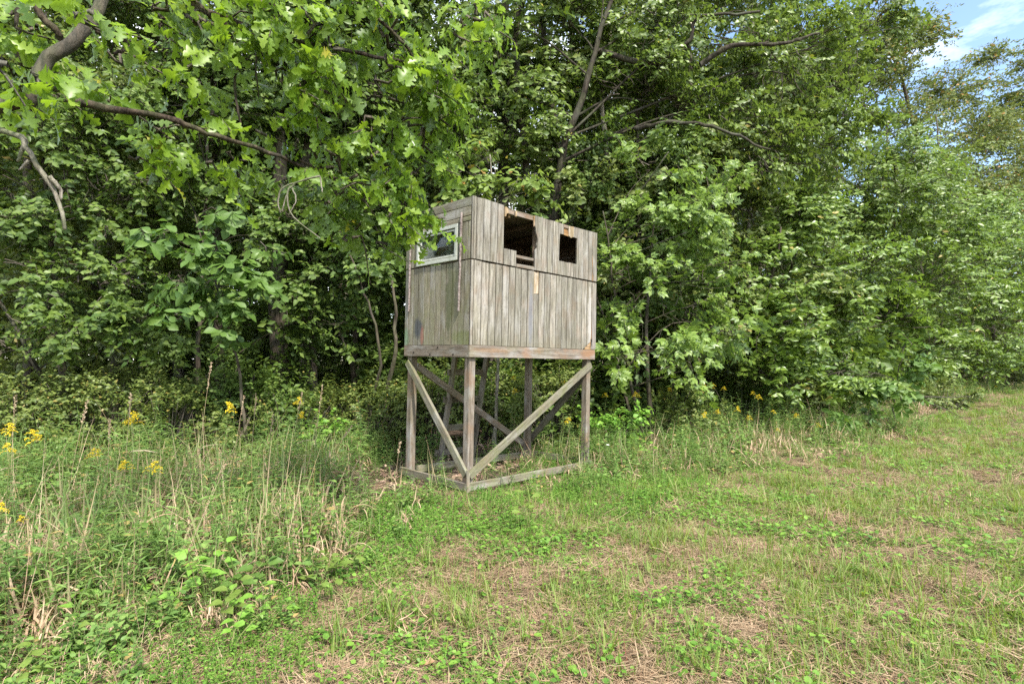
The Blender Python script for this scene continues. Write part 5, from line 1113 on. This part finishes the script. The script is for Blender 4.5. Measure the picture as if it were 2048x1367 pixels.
# ------------------------------------------------------------------ broad-leaved plants near the camera, every leaf a part
LM = {}
def leafy_plant(px, py, dep, n, ls, label, mat='weed_leaf', tpl=OVATE, h=None, name='broadleaf_plant', stems=3, spread=0.14, key='ovate'):
    c = at(px, py, dep); g0 = gz(c[0], c[1]); h = h or max(0.16, c[2] - g0)
    root = empty(name, (c[0], c[1], g0)); tag(root, label, 'wild plant')
    k = (key, mat)
    if k not in LM: LM[k] = mk('leaf', tpl[0], tpl[1], M[mat])
    for s in range(stems):
        a = rng.uniform(0, 6.28); e = np.array([math.cos(a) * spread, math.sin(a) * spread, h * rng.uniform(0.75, 1.1)]); T = smooth_line([(0, 0, 0), e * [0.35, 0.35, 0.6], e], 8)
        tb = Tubes(5); tb.add(T, np.linspace(0.004, 0.0015, 8)); ob('stem', tb.mesh('stem', M['stem']), root)
        m = n // stems
        for i in range(m):
            t = 0.35 + 0.65 * (i + 1) / m; p = np.array([np.interp(t * 7, range(8), T[:, q]) for q in range(3)]); az = i * 2.4 + a; up_ = 0.35 if i < m - 1 else 0.6
            d = np.array([[math.cos(az), math.sin(az), up_ * rng.uniform(0.3, 1.2)]]); nr = np.array([[0, -0.35, 1.0]]) + rng.normal(0, 0.22, (1, 3)); D, S, N_ = frames(d, nr); sz = ls * rng.uniform(0.7, 1.15) * (1.1 - 0.35 * t)
            p = p + D[0] * sz * 0.35
            o = ob('leaf', LM[k], root); mm = Matrix((D[0] * sz, S[0] * sz, N_[0] * sz)).transposed().to_4x4(); mm.translation = p; o.matrix_basis = mm
            tb = Tubes(3); tb.add([p - D[0] * sz * 0.35, p], [0.0015, 0.001]); 
for a in [(180, 1190, 3.35, 9, 0.12, 'big three-lobed green plant at lower left with a ragged leaf edge'), (330, 1180, 3.5, 8, 0.10, 'bright green plant right beside the big one at lower left'), (215, 1235, 3.1, 6, 0.075, 'small yellow-green plant under the big one at lower left'),
          (340, 1200, 3.3, 6, 0.10, 'three broad leaves low in the grass left of the bushy seedling'), (430, 1120, 3.6, 15, 0.10, 'bushy seedling with serrated leaves in the middle of the lower left weeds'), (480, 1130, 3.7, 14, 0.11, 'darker seedling behind the bushy one at lower left'),
          (440, 1195, 3.3, 8, 0.09, 'yellow-green leaves at the foot of the bushy seedling'), (505, 1190, 3.4, 7, 0.09, 'pair of bright leaves to the right of the bushy seedling'), (460, 1255, 3.0, 8, 0.085, 'lowest green plant in the middle of the lower left grass'), (535, 1225, 3.3, 5, 0.085, 'small plant whose leaf bends down at the right end of the seedlings'),
          (690, 1110, 4.1, 16, 0.085, 'yellowish mottled plant at the border of weeds and mown grass'), (640, 1140, 3.9, 9, 0.08, 'green plant left of the yellowish mottled one'), (700, 1190, 3.6, 4, 0.09, 'single yellow-green leaf pair standing alone in the straw'),
          (290, 1040, 4.0, 12, 0.11, 'broad leaves half hidden in the dry curled grass at left'), (60, 1120, 3.5, 12, 0.13, 'large soft leaves at the left border of the picture'), (110, 1090, 3.9, 10, 0.10, 'leaves right of the soft-leaved plant at the left border'), (600, 1060, 4.4, 10, 0.075, 'small leafy plant at the top of the weeds facing the tower'), (20, 1330, 2.7, 5, 0.09, 'yellow-green leaf cut by the lower left corner')]:
    leafy_plant(a[0], a[1] - 8, a[2], int(a[3] * 1.3), a[4] * 1.12, a[5], 'pale_leaf' if 'yellow' in a[5] else 'broad_leaf' if any(q in a[5] for q in ('dark', 'broad', 'soft', 'half')) else 'weed_leaf')
leafy_plant(1060, 1035, 5.0, 12, 0.11, 'knee-high seedling with yellowing leaves standing alone in front of the tower', 'pale_leaf', OBOV, 0.42, 'oak_seedling', 3, 0.15, 'obov')
leafy_plant(1290, 905, 8.6, 18, 0.11, 'leafy weed at the grass edge right of the tower', 'weed_leaf', OVATE, 0.4, 'broadleaf_plant', 4, 0.2)

# ------------------------------------------------------------------ fallen leaves and branch, white flower
b = NB('brown_leaf'); g = b.n('TexCoord'); n1 = b.noise(8, g.outputs['Object'], 4); c = b.mix(n1, (0.13, 0.065, 0.03), (0.30, 0.19, 0.10))
M['brown_leaf'] = b.end(b.pbsdf(c, 0.6, 0.3).outputs[0])
FLM = mk('leaf', strip_leaf([(0, 0.02), (0.12, 0.16), (0.25, 0.10), (0.4, 0.27), (0.52, 0.14), (0.7, 0.3), (0.85, 0.14), (1, 0)], 0.9, -0.25)[0], OAK_LO[1] if False else strip_leaf([(0, 0.02), (0.12, 0.16), (0.25, 0.10), (0.4, 0.27), (0.52, 0.14), (0.7, 0.3), (0.85, 0.14), (1, 0)], 0.9, -0.25)[1], M['brown_leaf'], True)
for px, py, sz, lab in [(240, 1278, 0.10, 'curled pinkish brown fallen leaf at lower left'), (252, 1290, 0.07, 'smaller brown fallen leaf lying against the curled one at lower left'), (112, 1226, 0.06, 'dark red-brown leaf caught in the plants at left'), (1150, 1082, 0.11, 'largest brown fallen leaf, lying right of the yellowing seedling'),
                        (840, 1337, 0.11, 'reddish fallen leaf in the straw at the bottom of the picture'), (925, 1325, 0.09, 'narrow brown leaf standing up from the straw near the bottom'), (876, 1020, 0.09, 'orange-brown fallen leaf in front of the nearest tower leg'), (1072, 1287, 0.06, 'small orange leaf in the straw right of the bottom middle'), (1918, 985, 0.16, 'brown clump of dead leaf in the mown grass at right')]:
    q = ground_at(px, py); o = ob('fallen_leaf', FLM, None, (q[0], q[1], gz(q[0], q[1]) + 0.035)); o.scale = (sz * 0.72,) * 3; o.rotation_euler = (rng.uniform(-.5, .5), rng.uniform(-.5, .3), rng.uniform(0, 6.28)); tag(o, lab, 'leaf', 'brown fallen leaves')
q = at(1850, 792, 15.5); root = empty('fallen_branch', (q[0] - 0.5, q[1], 0.4)); tag(root, 'grey dead branch lying level above the grass at the far edge of the shrubs', 'branch')
tb = Tubes(6); tb.add(smooth_line([(0, 0, 0.1), (0.5, 0, 0.16), (1.1, -0.1, 0.15), (1.7, -0.1, 0.18)], 9), np.linspace(0.022, 0.010, 9), wob=0.3); ob('limb', tb.mesh('limb', M['bark']), root)
tb = Tubes(5); tb.add(smooth_line([(0.3, 0, 0.13), (0.8, -0.3, -0.15), (1.2, -0.5, -0.4)], 7), np.linspace(0.018, 0.008, 7), wob=0.3); ob('side_branch', tb.mesh('side_branch', M['bark']), root)
b = NB('white_petals'); M['petal'] = b.end(b.pbsdf((0.78, 0.78, 0.74), 0.6, 0.2).outputs[0])
q = at(1215, 889, 7.9); g0 = gz(q[0], q[1]); root = empty('wildflower', (q[0], q[1], g0)); tag(root, 'single white flower on a thin stem right of the tower leg', 'flower')
hh = q[2] - g0; tb = Tubes(4); tb.add(smooth_line([(0, 0, 0), (0.02, 0, hh * .5), (0, 0, hh)], 7), np.linspace(0.003, 0.0015, 7)); ob('stem', tb.mesh('stem', M['stem']), root)
az = np.arange(7) * 2 * np.pi / 7; V, F = bake(OVATE, np.tile([[0, 0, hh]], (7, 1)), np.column_stack([np.cos(az), np.sin(az) , np.full(7, 0.25)]), np.tile([[0, -0.4, 1.0]], (7, 1)), np.full(7, 0.028)); tag(ob('petals', mk('petals', V, F, M['petal']), root), kind='stuff')
